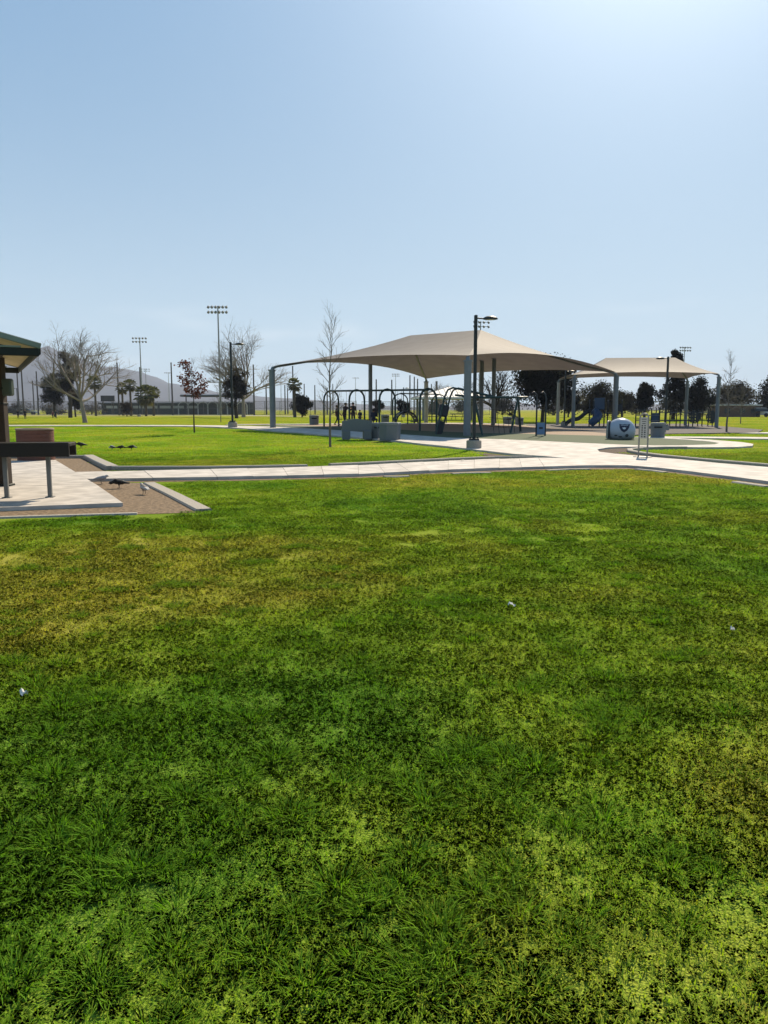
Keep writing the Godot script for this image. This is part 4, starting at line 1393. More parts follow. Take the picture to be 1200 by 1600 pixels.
	for z in [-0.235, 0.235]:
		var m := MB.new()
		m.bx(Vector3(0, 0.845, z), Vector3(3.0, 0.24, 0.05), 0.008)
		part(m, "apron", M.table_wood, t)
	for x in [-1.1, 0.36, 1.08]:
		for z in [0.0]:
			var m := MB.new()
			m.bx(Vector3(x, 0.37, z), Vector3(0.07, 0.78, 0.07), 0.008)
			part(m, "leg", M.table_leg, t)
			m = MB.new()
			m.bx(Vector3(x, 0.008, z), Vector3(0.14, 0.016, 0.14), 0.003)
			part(m, "foot_plate", M.table_leg, t)
	# brick red bin
	t = thing("trash_bin", Vector3(-10.72, 0.01, -23.7), 0.0, "round brick red bin with tan rim at the edge of the picnic pad", "bin")
	var pr := []
	var y := 0.0
	for k in 9:
		pr.append(Vector2(0.535, y)); pr.append(Vector2(0.54, y + 0.008)); pr.append(Vector2(0.54, y + 0.094)); pr.append(Vector2(0.535, y + 0.102))
		pr.append(Vector2(0.526, y + 0.102)); pr.append(Vector2(0.526, y + 0.108))
		y += 0.108
	var mb := MB.new()
	mb.lathe(Vector3.ZERO, pr, 36)
	part(mb, "body", M.brick_red, t)
	mb = MB.new()
	mb.lathe(Vector3(0, y, 0), [Vector2(0.535, 0.0), Vector2(0.555, 0.006), Vector2(0.555, 0.045), Vector2(0.54, 0.055), Vector2(0.44, 0.055), Vector2(0.43, 0.0), Vector2(0.42, -0.35), Vector2(0.0, -0.35)], 36)
	part(mb, "rim", M.brick_rim, t)
	t = thing("red_block", Vector3(-10.35, 0.07, -16.9), 0.4, "brick red block behind the shelter post", "block")
	mb = MB.new()
	mb.lathe(Vector3.ZERO, pr.slice(0, 34), 24)
	part(mb, "body", M.brick_red, t)
	mb = MB.new()
	mb.lathe(Vector3(0, 0.6, 0), [Vector2(0.535, 0.0), Vector2(0.55, 0.01), Vector2(0.55, 0.04), Vector2(0.0, 0.05)], 24)
	part(mb, "rim", M.brick_rim, t)

# ---------------------------------------------------------------- street furniture of the plaza
func bin(at: Vector3, turn: float, w: float, h: float, sides: int, slot: bool, label: String, group := "") -> void:
	var t := thing("litter_bin", at, turn, label, "bin", group)
	var b := MB.new()
	var r := w * 0.5
	b.lathe(Vector3.ZERO, [Vector2(r * 0.93, -0.03), Vector2(r * 0.95, 0.03), Vector2(r, h * 0.84), Vector2(r * 0.97, h * 0.86)], sides)
	part(b, "body", M.bin_grey, t)
	b = MB.new()
	b.lathe(Vector3(0, h * 0.855, 0), [Vector2(r * 0.97, 0.0), Vector2(r * 1.04, 0.012), Vector2(r * 1.04, h * 0.1), Vector2(r * 0.96, h * 0.14), Vector2(r * 0.6, h * 0.145), Vector2(0, h * 0.145)], sides)
	part(b, "lid", M.bin_lid, t)
	if slot:
		b = MB.new()
		b.bx(Vector3(0, h * 0.7, r * 0.94 if sides > 8 else r * 0.72), Vector3(w * 0.55, h * 0.1, 0.1), 0.02)
		part(b, "slot", M.slot, t)

func build_plaza_things() -> void:
	# bench with an arched back, seen from behind
	var t := thing("concrete_bench", P(-1.33, 37.3, 0.07), 0.12, "grey concrete bench with arched back and two block legs", "bench")
	var w := 1.42
	var mb := MB.new()
	var pr := PackedVector2Array()
	pr.append(Vector2(-w / 2, -0.38)); pr.append(Vector2(-w / 2, -0.84))
	for k in 13:
		var f := k / 12.0
		pr.append(Vector2(lerpf(-w / 2, w / 2, f), -0.84 - 0.12 * sin(PI * f)))
	pr.append(Vector2(w / 2, -0.38))
	mb.prism(pr, -0.12, 0.0, Transform3D(Basis(Vector3.RIGHT, PI / 2), Vector3(0, 0, 0.22)))
	part(mb, "backrest", M.bin_grey, t)
	mb = MB.new()
	mb.bx(Vector3(0, 0.42, -0.06), Vector3(w - 0.02, 0.1, 0.5), 0.02)
	part(mb, "seat", M.bin_lid, t)
	for s in [-1, 1]:
		mb = MB.new()
		mb.bx(Vector3(s * (w / 2 - 0.2), 0.18, 0.03), Vector3(0.38, 0.42, 0.56), 0.02)
		part(mb, "leg", M.bin_grey, t)
	bin(P(-0.36, 37.6, 0.07), 0.2, 0.62, 0.76, 4, true, "square grey bin with a dark slot between bench and large bin")
	bin(P(0.28, 36.55, 0.07), 0.2, 1.06, 0.82, 6, false, "large six sided grey concrete bin beside the bench")
	bin(P(-5.28, 58.4), 0.1, 0.72, 0.78, 20, true, "grey bin with slot on the lawn side behind the tall young tree")
	bin(P(0.1, 69.0), 0.1, 0.74, 0.74, 20, true, "grey bin standing behind the swing set near the pavilion")
	bin(P(10.9, 68.2), 0.1, 0.76, 0.72, 20, true, "grey bin, left one of two beyond the rope climber")
	bin(P(11.75, 67.2), 0.1, 0.74, 0.72, 20, true, "grey bin, right one of two beyond the rope climber")
	bin(P(14.72, 41.5, 0.05), -0.3, 0.76, 0.8, 20, true, "round grey concrete bin with dark slot beside the rules sign")
	# football helmet
	t = thing("giant_helmet", P(11.72, 38.2, 0.066), -0.38, "giant silver football helmet with black shield emblem on the green turf", "helmet sculpture")
	var rx := 0.70
	var ry := 0.64
	var rz := 0.58
	var cy := 0.40
	var sh := MB.new()
	var nu := 40
	var nv := 24
	var grid := []
	var nor := []
	for a in nv + 1:
		var th := PI * a / nv
		for b in nu + 1:
			var ph := TAU * b / nu
			var n := Vector3(sin(th) * cos(ph), cos(th), sin(th) * sin(ph))
			var p := Vector3(n.x * rx, n.y * ry + cy, n.z * rz)
			# lower half runs down nearly straight to the ground
			if p.y < cy:
				var f := clampf((cy - p.y) / ry, 0.0, 1.0)
				p.y = cy - f * (cy + 0.0) * 1.0
				var k := lerpf(1.0, 0.9, f) / maxf(sin(th), 0.05)
				if f < 0.98: p.x *= minf(k, 3.0); p.z *= minf(k, 3.0)
			p.x = maxf(p.x, -0.52)
			grid.append(p)
			nor.append(Vector3(n.x / rx, n.y / ry, n.z / rz).normalized())
	for k in grid.size(): sh.vert(grid[k], nor[k])
	for a in nv:
		for b in nu:
			var q := a * (nu + 1) + b
			for z in [q, q + nu + 1, q + 1, q + 1, q + nu + 1, q + nu + 2]: sh.i.append(z)
	part(sh, "shell", M.helmet_shell, t)
	# face opening: dark hollow with a thick rim
	var rimpts := []
	for k in 21:
		var a := PI * k / 20.0
		rimpts.append(Vector3(-0.535, maxf(0.02, 0.05 + sin(a) * 0.83), cos(a) * 0.47))
	var rr := []
	for k in rimpts.size(): rr.append(0.055)
	var rim := MB.new()
	rim.tube(rimpts, rr, 8)
	part(rim, "face_rim", M.helmet_dark, t)
	var hol := MB.new()
	for k in 20: hol.tri(Vector3(-0.53, 0.3, 0), rimpts[k], rimpts[k + 1])
	part(hol, "face_opening", M.helmet_dark, t)
	var rim2 := MB.new()
	for k in rimpts.size(): rimpts[k] = rimpts[k] * Vector3(1, 1.0, 1.04) + Vector3(-0.07, 0, 0)
	rim2.tube(rimpts, rr, 8)
	part(rim2, "face_guard", M.helmet_rim, t)
	var on_shell := func(x: float, y: float, out: float) -> Vector3:
		var q := 1.0 - pow(x / rx, 2) - pow(maxf(y - cy, 0.0) / ry, 2)
		return Vector3(x, y, rz * sqrt(maxf(q, 0.0)) + out)
	var shield := [Vector2(-0.24, 0.2), Vector2(-0.1, 0.17), Vector2(0, 0.19), Vector2(0.1, 0.17), Vector2(0.24, 0.2), Vector2(0.22, 0.02), Vector2(0.14, -0.12), Vector2(0, -0.22), Vector2(-0.14, -0.12), Vector2(-0.22, 0.02)]
	var em := MB.new()
	var mid := Vector2(0.20, 0.56)
	var draw := func(m: MB, pts: Array, scale_: float, out: float, at: Vector2) -> void:
		for k in pts.size():
			var p0: Vector2 = pts[k] * scale_
			var p1: Vector2 = pts[(k + 1) % pts.size()] * scale_
			for s in 3:
				var f0 := s / 3.0
				var f1 := (s + 1) / 3.0
				var q := [at + p0 * f0, at + p0 * f1, at + p1 * f1, at + p1 * f0]
				m.quad(on_shell.call(q[0].x, q[0].y, out), on_shell.call(q[3].x, q[3].y, out), on_shell.call(q[2].x, q[2].y, out), on_shell.call(q[1].x, q[1].y, out))
	draw.call(em, shield, 1.0, 0.012, mid)
	part(em, "emblem", M.emblem_black, t)
	var ew := MB.new()
	draw.call(ew, [Vector2(-0.06, 0.06), Vector2(0.06, 0.06), Vector2(0.07, -0.03), Vector2(0.03, -0.1), Vector2(-0.03, -0.1), Vector2(-0.07, -0.03)], 0.62, 0.018, mid)
	for s in [-1.0, 1.0]:
		draw.call(ew, [Vector2(s * 0.05, -0.07), Vector2(s * 0.13, 0.05), Vector2(s * 0.15, 0.04), Vector2(s * 0.07, -0.085)], 0.62, 0.018, mid)
	for k in 7:
		draw.call(ew, [Vector2(-0.016, 0.025), Vector2(0.016, 0.025), Vector2(0.014, -0.025), Vector2(-0.014, -0.025)], 0.7, 0.018, mid + Vector2(-0.15 + 0.05 * k, 0.13))
	part(ew, "emblem_mark", M.emblem_white, t)
	var holes := MB.new()
	for h in [[0.34, 0.2, 0.075, 0.075], [-0.18, 0.2, 0.075, 0.035], [0.03, 0.14, 0.09, 0.035]]:
		var pts := []
		for k in 12: pts.append(Vector2(cos(TAU * k / 12) * h[2], sin(TAU * k / 12) * h[3]))
		draw.call(holes, pts, 1.0, 0.03, Vector2(h[0], h[1]))
	part(holes, "ear_hole", M.helmet_dark, t)
	# rules sign on a hoop frame
	t = thing("rules_sign", P(8.38, 24.9, 0.074), -0.9, "narrow pale rules sign in a grey hoop frame on the plaza", "sign")
	mb = MB.new()
	var hoop := [Vector3(-0.16, 0, 0), Vector3(-0.16, 1.2, 0)]
	for k in range(1, 9):
		var a := PI - PI * k / 9.0
		hoop.append(Vector3(cos(a) * 0.16, 1.25 + sin(a) * 0.15, 0))
	hoop.append_array([Vector3(0.16, 1.2, 0), Vector3(0.16, 0, 0)])
	var hr := []
	for k in hoop.size(): hr.append(0.026)
	mb.tube(hoop, hr, 10)
	part(mb, "frame", M.sign_frame, t)
	mb = MB.new()
	mb.bx(Vector3(0, 0.94, 0), Vector3(0.28, 0.68, 0.02), 0.004)
	part(mb, "panel", M.sign_panel, t)
	for k in 9:
		mb = MB.new()
		var y := 1.22 - k * 0.07
		if k < 3: mb.bx(Vector3(0, y, 0.012), Vector3(0.18 - 0.03 * k, 0.022, 0.004))
		else:
			mb.bx(Vector3(-0.055, y, 0.012), Vector3(0.045, 0.045, 0.004))
			mb.bx(Vector3(0.045, y, 0.012), Vector3(0.06, 0.028 if k % 2 else 0.045, 0.004))
		part(mb, "print", M.sign_print, t)
	mb = MB.new()
	mb.bx(Vector3(0, 0.012, 0), Vector3(0.5, 0.024, 0.32), 0.006)
	part(mb, "base_plate", M.sign_frame, t)

# ---------------------------------------------------------------- play equipment
func arch(parent: Node3D, at: Vector3, across: Vector3, w: float, h: float, r: float, m: Material, called := "arch") -> void:
	var pts := [at - across * w * 0.5 - Vector3.UP * 0.1, at - across * w * 0.5 + Vector3.UP * h * 0.72]
	for k in range(1, 8):
		var a := PI - PI * k / 8.0
		pts.append(at + across * cos(a) * w * 0.5 + Vector3.UP * (h * 0.74 + sin(a) * h * 0.26))
	pts.append_array([at + across * w * 0.5 + Vector3.UP * h * 0.72, at + across * w * 0.5 - Vector3.UP * 0.1])
	var rr := []
	for k in pts.size(): rr.append(r)
	var mb := MB.new()
	mb.tube(pts, rr, 8)
	part(mb, called, m, parent)

func build_play() -> void:
	# arch swing: four arches on one top bar
	var a := Vector2(-3.62, 53.2)
	var b := Vector2(2.55, 44.6)
	var t := thing("swing_set", P(a.x, a.y, 0.06), 0.0, "dark green swing set with four arches on one long bar", "swing set")
	var o := t.position
	var along := (P(b.x, b.y) - P(a.x, a.y)).normalized()
	var across := along.cross(Vector3.UP).normalized()
	across = Vector3(0.93, 0, -0.36).normalized()
	var bar := MB.new()
	bar.tube([P(a.x, a.y, 2.46) - o, P(b.x, b.y, 2.42) - o], [0.06, 0.06], 10)
	part(bar, "top_bar", M.swing_paint, t)
	for f in [0.0, 0.3, 0.62, 1.0]:
		var q := a.lerp(b, f)
		arch(t, P(q.x, q.y, 0.06) - o, across, 1.05, 2.42, 0.062, M.swing_paint)
	for f in [0.1, 0.2, 0.41, 0.52, 0.74, 0.87]:
		var q := a.lerp(b, f)
		var s := MB.new()
		var p := P(q.x, q.y, 0.06) - o
		s.box(Transform3D(Basis(along, Vector3.UP, across), p + Vector3.UP * 0.5), Vector3(0.42, 0.05, 0.2), 0.02)
		part(s, "swing_seat", M.play_dark, t)
		for e in [-1.0, 1.0]:
			s = MB.new()
			s.tube([p + along * 0.2 * e + Vector3.UP * 0.5, p + along * 0.2 * e + Vector3.UP * 2.4], [0.009, 0.009], 4)
			part(s, "chain", M.rope, t)
	# second swing further back
	t = thing("swing_set", P(1.3, 62.0, 0.06), 0.0, "thin arched swing frame behind the four arch swing set", "swing set")
	for f in [0.0, 1.0]:
		arch(t, Vector3(f * 3.4, 0, -f * 4.0), Vector3(0.9, 0, 0.4).normalized(), 1.3, 2.4, 0.05, M.swing_paint)
	bar = MB.new()
	bar.tube([Vector3(0, 2.42, 0), Vector3(3.4, 2.42, -4.0)], [0.05, 0.05], 8)
	part(bar, "top_bar", M.swing_paint, t)
	# arch climber
	t = thing("arch_climber", P(1.75, 63.5, 0.06), 0.3, "dark curved arch climber beyond the swings", "climber")
	for s in [-0.45, 0.45]:
		var pts := []
		for k in 11:
			var g := PI * k / 10.0
			pts.append(Vector3(-cos(g) * 0.95, sin(g) * 0.98, s))
		var m := MB.new()
		m.tube(pts, [0.06, 0.06, 0.06, 0.06, 0.06, 0.06, 0.06, 0.06, 0.06, 0.06, 0.06], 7)
		part(m, "side_tube", M.play_dark, t)
	for k in range(1, 10):
		var g := PI * k / 10.0
		var m := MB.new()
		m.box(Transform3D(Basis(Vector3.BACK, PI / 2 - g), Vector3(-cos(g) * 0.93, sin(g) * 0.96, 0)), Vector3(0.24, 0.05, 0.9), 0.01)
		part(m, "rung", M.play_dark, t)
	# slanted climbing board in a hoop
	t = thing("climbing_board", P(3.05, 41.0, 0.06), 0.0, "slanted dark climbing board hung in a bent tube frame", "climber")
	for s in [0.0, 1.0]:
		var m := MB.new()
		var q := Vector3(s * 0.36, 0, -s * 0.9)
		m.tube([q + Vector3(-0.3, -0.05, 0), q + Vector3(-0.08, 0.9, 0), q + Vector3(0.16, 2.0, 0), q + Vector3(0.32, 2.35, 0), q + Vector3(0.6, 2.46, -0.1), q + Vector3(2.6, 2.05, -0.9)], [0.05, 0.05, 0.05, 0.05, 0.05, 0.05], 8)
		part(m, "tube_frame", M.swing_paint, t)
	var m2 := MB.new()
	m2.box(Transform3D(Basis(Vector3.BACK, -0.24), Vector3(-0.08, 0.36, -0.3)), Vector3(0.36, 0.74, 0.06), 0.02)
	part(m2, "lower_board", M.play_dark, t)
	m2 = MB.new()
	m2.box(Transform3D(Basis(Vector3.BACK, -0.2), Vector3(0.12, 1.25, -0.4)), Vector3(0.52, 0.62, 0.5), 0.06)
	part(m2, "net_panel", M.play_dark, t)
	# rope climber on a long beam with splayed legs
	t = thing("rope_climber", P(5.0, 40.6, 0.06), 0.0, "rope climber hung from a long beam on splayed legs", "climber")
	o = t.position
	var e0 := P(4.75, 40.9, 2.02) - o
	var e1 := P(7.5, 43.4, 2.0) - o
	var m3 := MB.new()
	m3.tube([e0 - Vector3(1.0, -0.12, 0.2), e0, e1, e1 + Vector3(0.6, 0, -0.4)], [0.055, 0.06, 0.06, 0.055], 8)
	part(m3, "beam", M.swing_paint, t)
	for q in [[5.15, 40.2, 0], [4.9, 42.2, 0], [6.98, 42.6, 1], [7.9, 44.6, 1]]:
		m3 = MB.new()
		m3.tube([P(q[0], q[1], 0.0) - o, (e0 if q[2] == 0 else e1)], [0.06, 0.06], 8)
		part(m3, "leg", M.swing_paint, t)
	for k in 6:
		var f := 0.35 + k * 0.12
		m3 = MB.new()
		var p := e0.lerp(e1, f)
		m3.tube([p, Vector3(p.x + 0.25, 0.0, p.z)], [0.014, 0.014], 5)
		part(m3, "rope", M.rope, t)
	for y in [0.45, 0.9, 1.35]:
		m3 = MB.new()
		m3.tube([e0.lerp(e1, 0.3) * Vector3(1, 0, 1) + Vector3(0.1, y, 0), e0.lerp(e1, 0.65) * Vector3(1, 0, 1) + Vector3(0.1, y - 0.1, 0), e0.lerp(e1, 1.0) * Vector3(1, 0, 1) + Vector3(0.1, y, 0)], [0.012, 0.012, 0.012], 4)
		part(m3, "rope", M.rope, t)
	# blue play panel between hooped posts
	t = thing("play_panel", P(8.14, 40.1, 0.06), 0.1, "blue play panel with dark marking between two hooked posts", "play panel")
	for s in [-0.24, 0.24]:
		m3 = MB.new()
		m3.tube([Vector3(s, -0.1, 0), Vector3(s, 1.9, 0), Vector3(s - 0.04, 2.12, 0), Vector3(s - 0.16, 2.24, 0), Vector3(s - 0.28, 2.18, 0)], [0.045, 0.045, 0.045, 0.045, 0.04], 8)
		part(m3, "post", M.play_dark, t)
	m3 = MB.new()
	m3.bx(Vector3(0, 0.36, 0), Vector3(0.44, 0.62, 0.05), 0.015)
	part(m3, "panel", mat("panel_blue", Color(0.12, 0.2, 0.33), 0.5), t)
	m3 = MB.new()
	m3.bx(Vector3(0, 0.40, 0.03), Vector3(0.2, 0.1, 0.02), 0.005)
	part(m3, "panel_marking", M.play_dark, t)
	# slide tower under the small canopy
	t = thing("slide_tower", P(19.0, 67.5, 0.06), 0.0, "dark play tower with two blue slides and a ladder", "play tower")
	for x in [-0.9, 0.0, 0.7, 1.5]:
		for z in [-0.7, 0.7]:
			m3 = MB.new()
			m3.tube([Vector3(x, -0.1, z), Vector3(x, 2.2 + (0.2 if x == 0.0 else 0.0), z)], [0.06, 0.06], 8)
			part(m3, "post", M.play_dark, t)
			m3 = MB.new()
			m3.lathe(Vector3(x, 2.2 + (0.2 if x == 0.0 else 0.0), z), [Vector2(0.07, 0), Vector2(0.08, 0.05), Vector2(0.0, 0.12)], 8)
			part(m3, "post_cap", M.play_grey, t)
	m3 = MB.new()
	m3.bx(Vector3(0.3, 1.12, 0), Vector3(2.5, 0.08, 1.5), 0.01)
	part(m3, "deck", M.play_dark, t)
	m3 = MB.new()
	m3.bx(Vector3(-0.45, 1.95, 0.72), Vector3(0.9, 1.0, 0.05), 0.02)
	part(m3, "wall_panel", M.play_blue, t)
	m3 = MB.new()
	m3.bx(Vector3(1.1, 1.6, 0.72), Vector3(0.7, 0.6, 0.05), 0.02)
	part(m3, "wall_panel", M.play_dark, t)
	for k in 5:
		m3 = MB.new()
		m3.bx(Vector3(0.95, 0.18 + k * 0.2, 0.95 - k * 0.03), Vector3(0.6, 0.06, 0.16), 0.01)
		part(m3, "step", M.play_grey, t)
	var wavy := MB.new()
	var last := []
	for k in 15:
		var f := k / 14.0
		var x := -0.9 - f * 2.2
		var y := 1.15 * (1.0 - f) + 0.14 + 0.10 * sin(f * TAU * 1.5)
		var row := [Vector3(x, y + 0.22, -0.35), Vector3(x, y, -0.28), Vector3(x, y, 0.28), Vector3(x, y + 0.22, 0.35), Vector3(x, y + 0.16, 0.38), Vector3(x, y - 0.08, 0.33), Vector3(x, y - 0.08, -0.33), Vector3(x, y + 0.16, -0.38)]
		if last:
			for j in 8: wavy.quad(last[j], last[(j + 1) % 8], row[(j + 1) % 8], row[j])
		last = row
	part(wavy, "wavy_slide", M.play_dark, t)
	var spi := MB.new()
	var pts := []
	var rr := []
	for k in 16:
		var f := k / 15.0
		var g := f * PI * 1.3
		pts.append(Vector3(-0.75 + sin(g) * 0.35 - 0.25, 1.15 * (1.0 - f) + 0.28, 0.8 + (1.0 - cos(g)) * 0.35))
		rr.append(0.34)
	spi.tube(pts, rr, 12)
	part(spi, "spiral_slide", M.play_blue, t)
	# bridge structure with pierced panels
	t = thing("climbing_bridge", P(26.3, 67.5, 0.06), 0.0, "low play bridge with pierced dark panels under the small canopy", "play structure")
	for x in [-2.4, -1.5, -0.6, 0.5, 1.3, 2.2]:
		m3 = MB.new()
		m3.tube([Vector3(x, -0.1, 0.4), Vector3(x, 1.5, 0.4)], [0.05, 0.05], 8)
		part(m3, "post", M.play_dark, t)
		m3 = MB.new()
		m3.tube([Vector3(x, -0.1, -0.5), Vector3(x, 1.5, -0.5)], [0.05, 0.05], 8)
		part(m3, "post", M.play_dark, t)
	m3 = MB.new()
	m3.tube([Vector3(-2.4, 1.2, 0.4), Vector3(2.2, 1.2, 0.4)], [0.04, 0.04], 6)
	part(m3, "rail", M.play_grey, t)
	m3 = MB.new()
	m3.bx(Vector3(-1.2, 0.5, 0), Vector3(2.6, 0.08, 0.9), 0.01)
	part(m3, "deck", M.play_dark, t)
	for s in [-1.0, 1.0]:
		var hp := MB.new()
		var cx: float = 1.35 + s * 0.75
		for gx in 13:
			for gy in 13:
				var u := (gx - 6) / 6.5
				var v := (gy - 6) / 6.5
				if u * u + v * v > 1.0 or (gx % 3 == 1 and gy % 3 == 1): continue
				hp.bx(Vector3(cx + u * 0.5, 0.8 + v * 0.55, 0.45), Vector3(0.078, 0.086, 0.04))
		part(hp, "pierced_panel", M.play_dark, t)
	# low climbing frame left of the bridge
	t = thing("low_climber", P(22.7, 66.8, 0.06), 0.1, "low dark climbing frame with rails between tower and bridge", "climber")
	for x in [-1.0, -0.3, 0.4, 1.1]:
		m3 = MB.new()
		m3.tube([Vector3(x, -0.1, 0), Vector3(x, 1.55, 0)], [0.055, 0.055], 8)
		part(m3, "post", M.play_dark, t)
	for y in [0.5, 0.95, 1.4]:
		m3 = MB.new()
		m3.tube([Vector3(-1.0, y, 0.04), Vector3(1.1, y, 0.04)], [0.035, 0.035], 6)
		part(m3, "rail", M.play_grey, t)
	m3 = MB.new()
	m3.bx(Vector3(0.75, 0.75, 0.0), Vector3(0.6, 0.8, 0.06), 0.02)
	part(m3, "panel", M.play_blue, t)

# ---------------------------------------------------------------- people and birds: one smooth surface over a skeleton
# bones: [a, b, radius a, radius b, colour]
func skin_over(bones: Array, k: float, cell: float) -> MB:
	var lo := Vector3.INF
	var hi := -Vector3.INF
	for b in bones:
		var r: float = maxf(b[2], b[3]) + cell * 2.0
		for e in 2:
			lo = lo.min(b[e] - Vector3.ONE * r)
			hi = hi.max(b[e] + Vector3.ONE * r)
	var n := Vector3i(((hi - lo) / cell).ceil()) + Vector3i.ONE
	var val := PackedFloat32Array()
	val.resize(n.x * n.y * n.z)
	for b in bones:
		var r: float = maxf(b[2], b[3]) + cell * 2.5 + k * 3.0
		var p0: Vector3 = ((b[0] as Vector3).min(b[1]) - Vector3.ONE * r - lo) / cell
		var p1: Vector3 = ((b[0] as Vector3).max(b[1]) + Vector3.ONE * r - lo) / cell
		var ab: Vector3 = b[1] - b[0]
		var l2 := maxf(ab.length_squared(), 1e-9)
		for z in range(maxi(0, int(p0.z)), mini(n.z, int(p1.z) + 2)):
			for y in range(maxi(0, int(p0.y)), mini(n.y, int(p1.y) + 2)):
				for x in range(maxi(0, int(p0.x)), mini(n.x, int(p1.x) + 2)):
					var p := lo + Vector3(x, y, z) * cell
					var h := clampf((p - b[0]).dot(ab) / l2, 0.0, 1.0)
					var dist: float = p.distance_to(b[0] + ab * h) - lerpf(b[2], b[3], h)
					val[x + n.x * (y + n.y * z)] += exp(-maxf(dist, -0.3) / k)
	for q in val.size(): val[q] = -k * log(maxf(val[q], 1e-20))
	var mb := MB.new()
	mb.tinted = true
	var index := {}
	var sx := 1
	var sy := n.x
	var sz := n.x * n.y
	for z in n.z - 1:
		for y in n.y - 1:
			for x in n.x - 1:
				var q := x + y * sy + z * sz
				var inside := 0
				var c := []
				for e in 8:
					var d := val[q + (e & 1) * sx + ((e >> 1) & 1) * sy + ((e >> 2) & 1) * sz]
					c.append(d)
					if d < 0.0: inside += 1
				if inside == 0 or inside == 8: continue
				var sum := Vector3.ZERO
				var cnt := 0
				for e in 8:
					for ax in 3:
						if e & (1 << ax): continue
						var f: int = e | (1 << ax)
						if (c[e] < 0.0) == (c[f] < 0.0): continue
						var w: float = c[e] / (c[e] - c[f])
						var p0 := Vector3(e & 1, (e >> 1) & 1, (e >> 2) & 1)
						var p1 := Vector3(f & 1, (f >> 1) & 1, (f >> 2) & 1)
						sum += p0.lerp(p1, w)
						cnt += 1
				var p := lo + (Vector3(x, y, z) + sum / cnt) * cell
				var g := Vector3(c[1] + c[3] + c[5] + c[7] - c[0] - c[2] - c[4] - c[6], c[2] + c[3] + c[6] + c[7] - c[0] - c[1] - c[4] - c[5], c[4] + c[5] + c[6] + c[7] - c[0] - c[1] - c[2] - c[3])
				var best := INF
				for b in bones:
					var ab: Vector3 = b[1] - b[0]
					var h := clampf((p - b[0]).dot(ab) / maxf(ab.length_squared(), 1e-9), 0.0, 1.0)
					var dist: float = p.distance_to(b[0] + ab * h) - lerpf(b[2], b[3], h)
					if dist < best:
						best = dist
						mb.col = b[4]
				index[q] = mb.vert(p, g.normalized())
	for z in range(1, n.z - 1):
		for y in range(1, n.y - 1):
			for x in range(1, n.x - 1):
				var q := x + y * sy + z * sz
				var v0 := val[q] < 0.0
				for ax in 3:
					var st: int = [sx, sy, sz][ax]
					if v0 == (val[q + st] < 0.0): continue
					var u: int = [sy, sz, sx][ax]
					var w: int = [sz, sx, sy][ax]
					var a: int = index[q - u - w]
					var b: int = index[q - w]
					var d: int = index[q]
					var e: int = index[q - u]
					for i in ([a, d, b, a, e, d] if v0 else [a, b, d, a, d, e]): mb.i.append(i)
	return mb

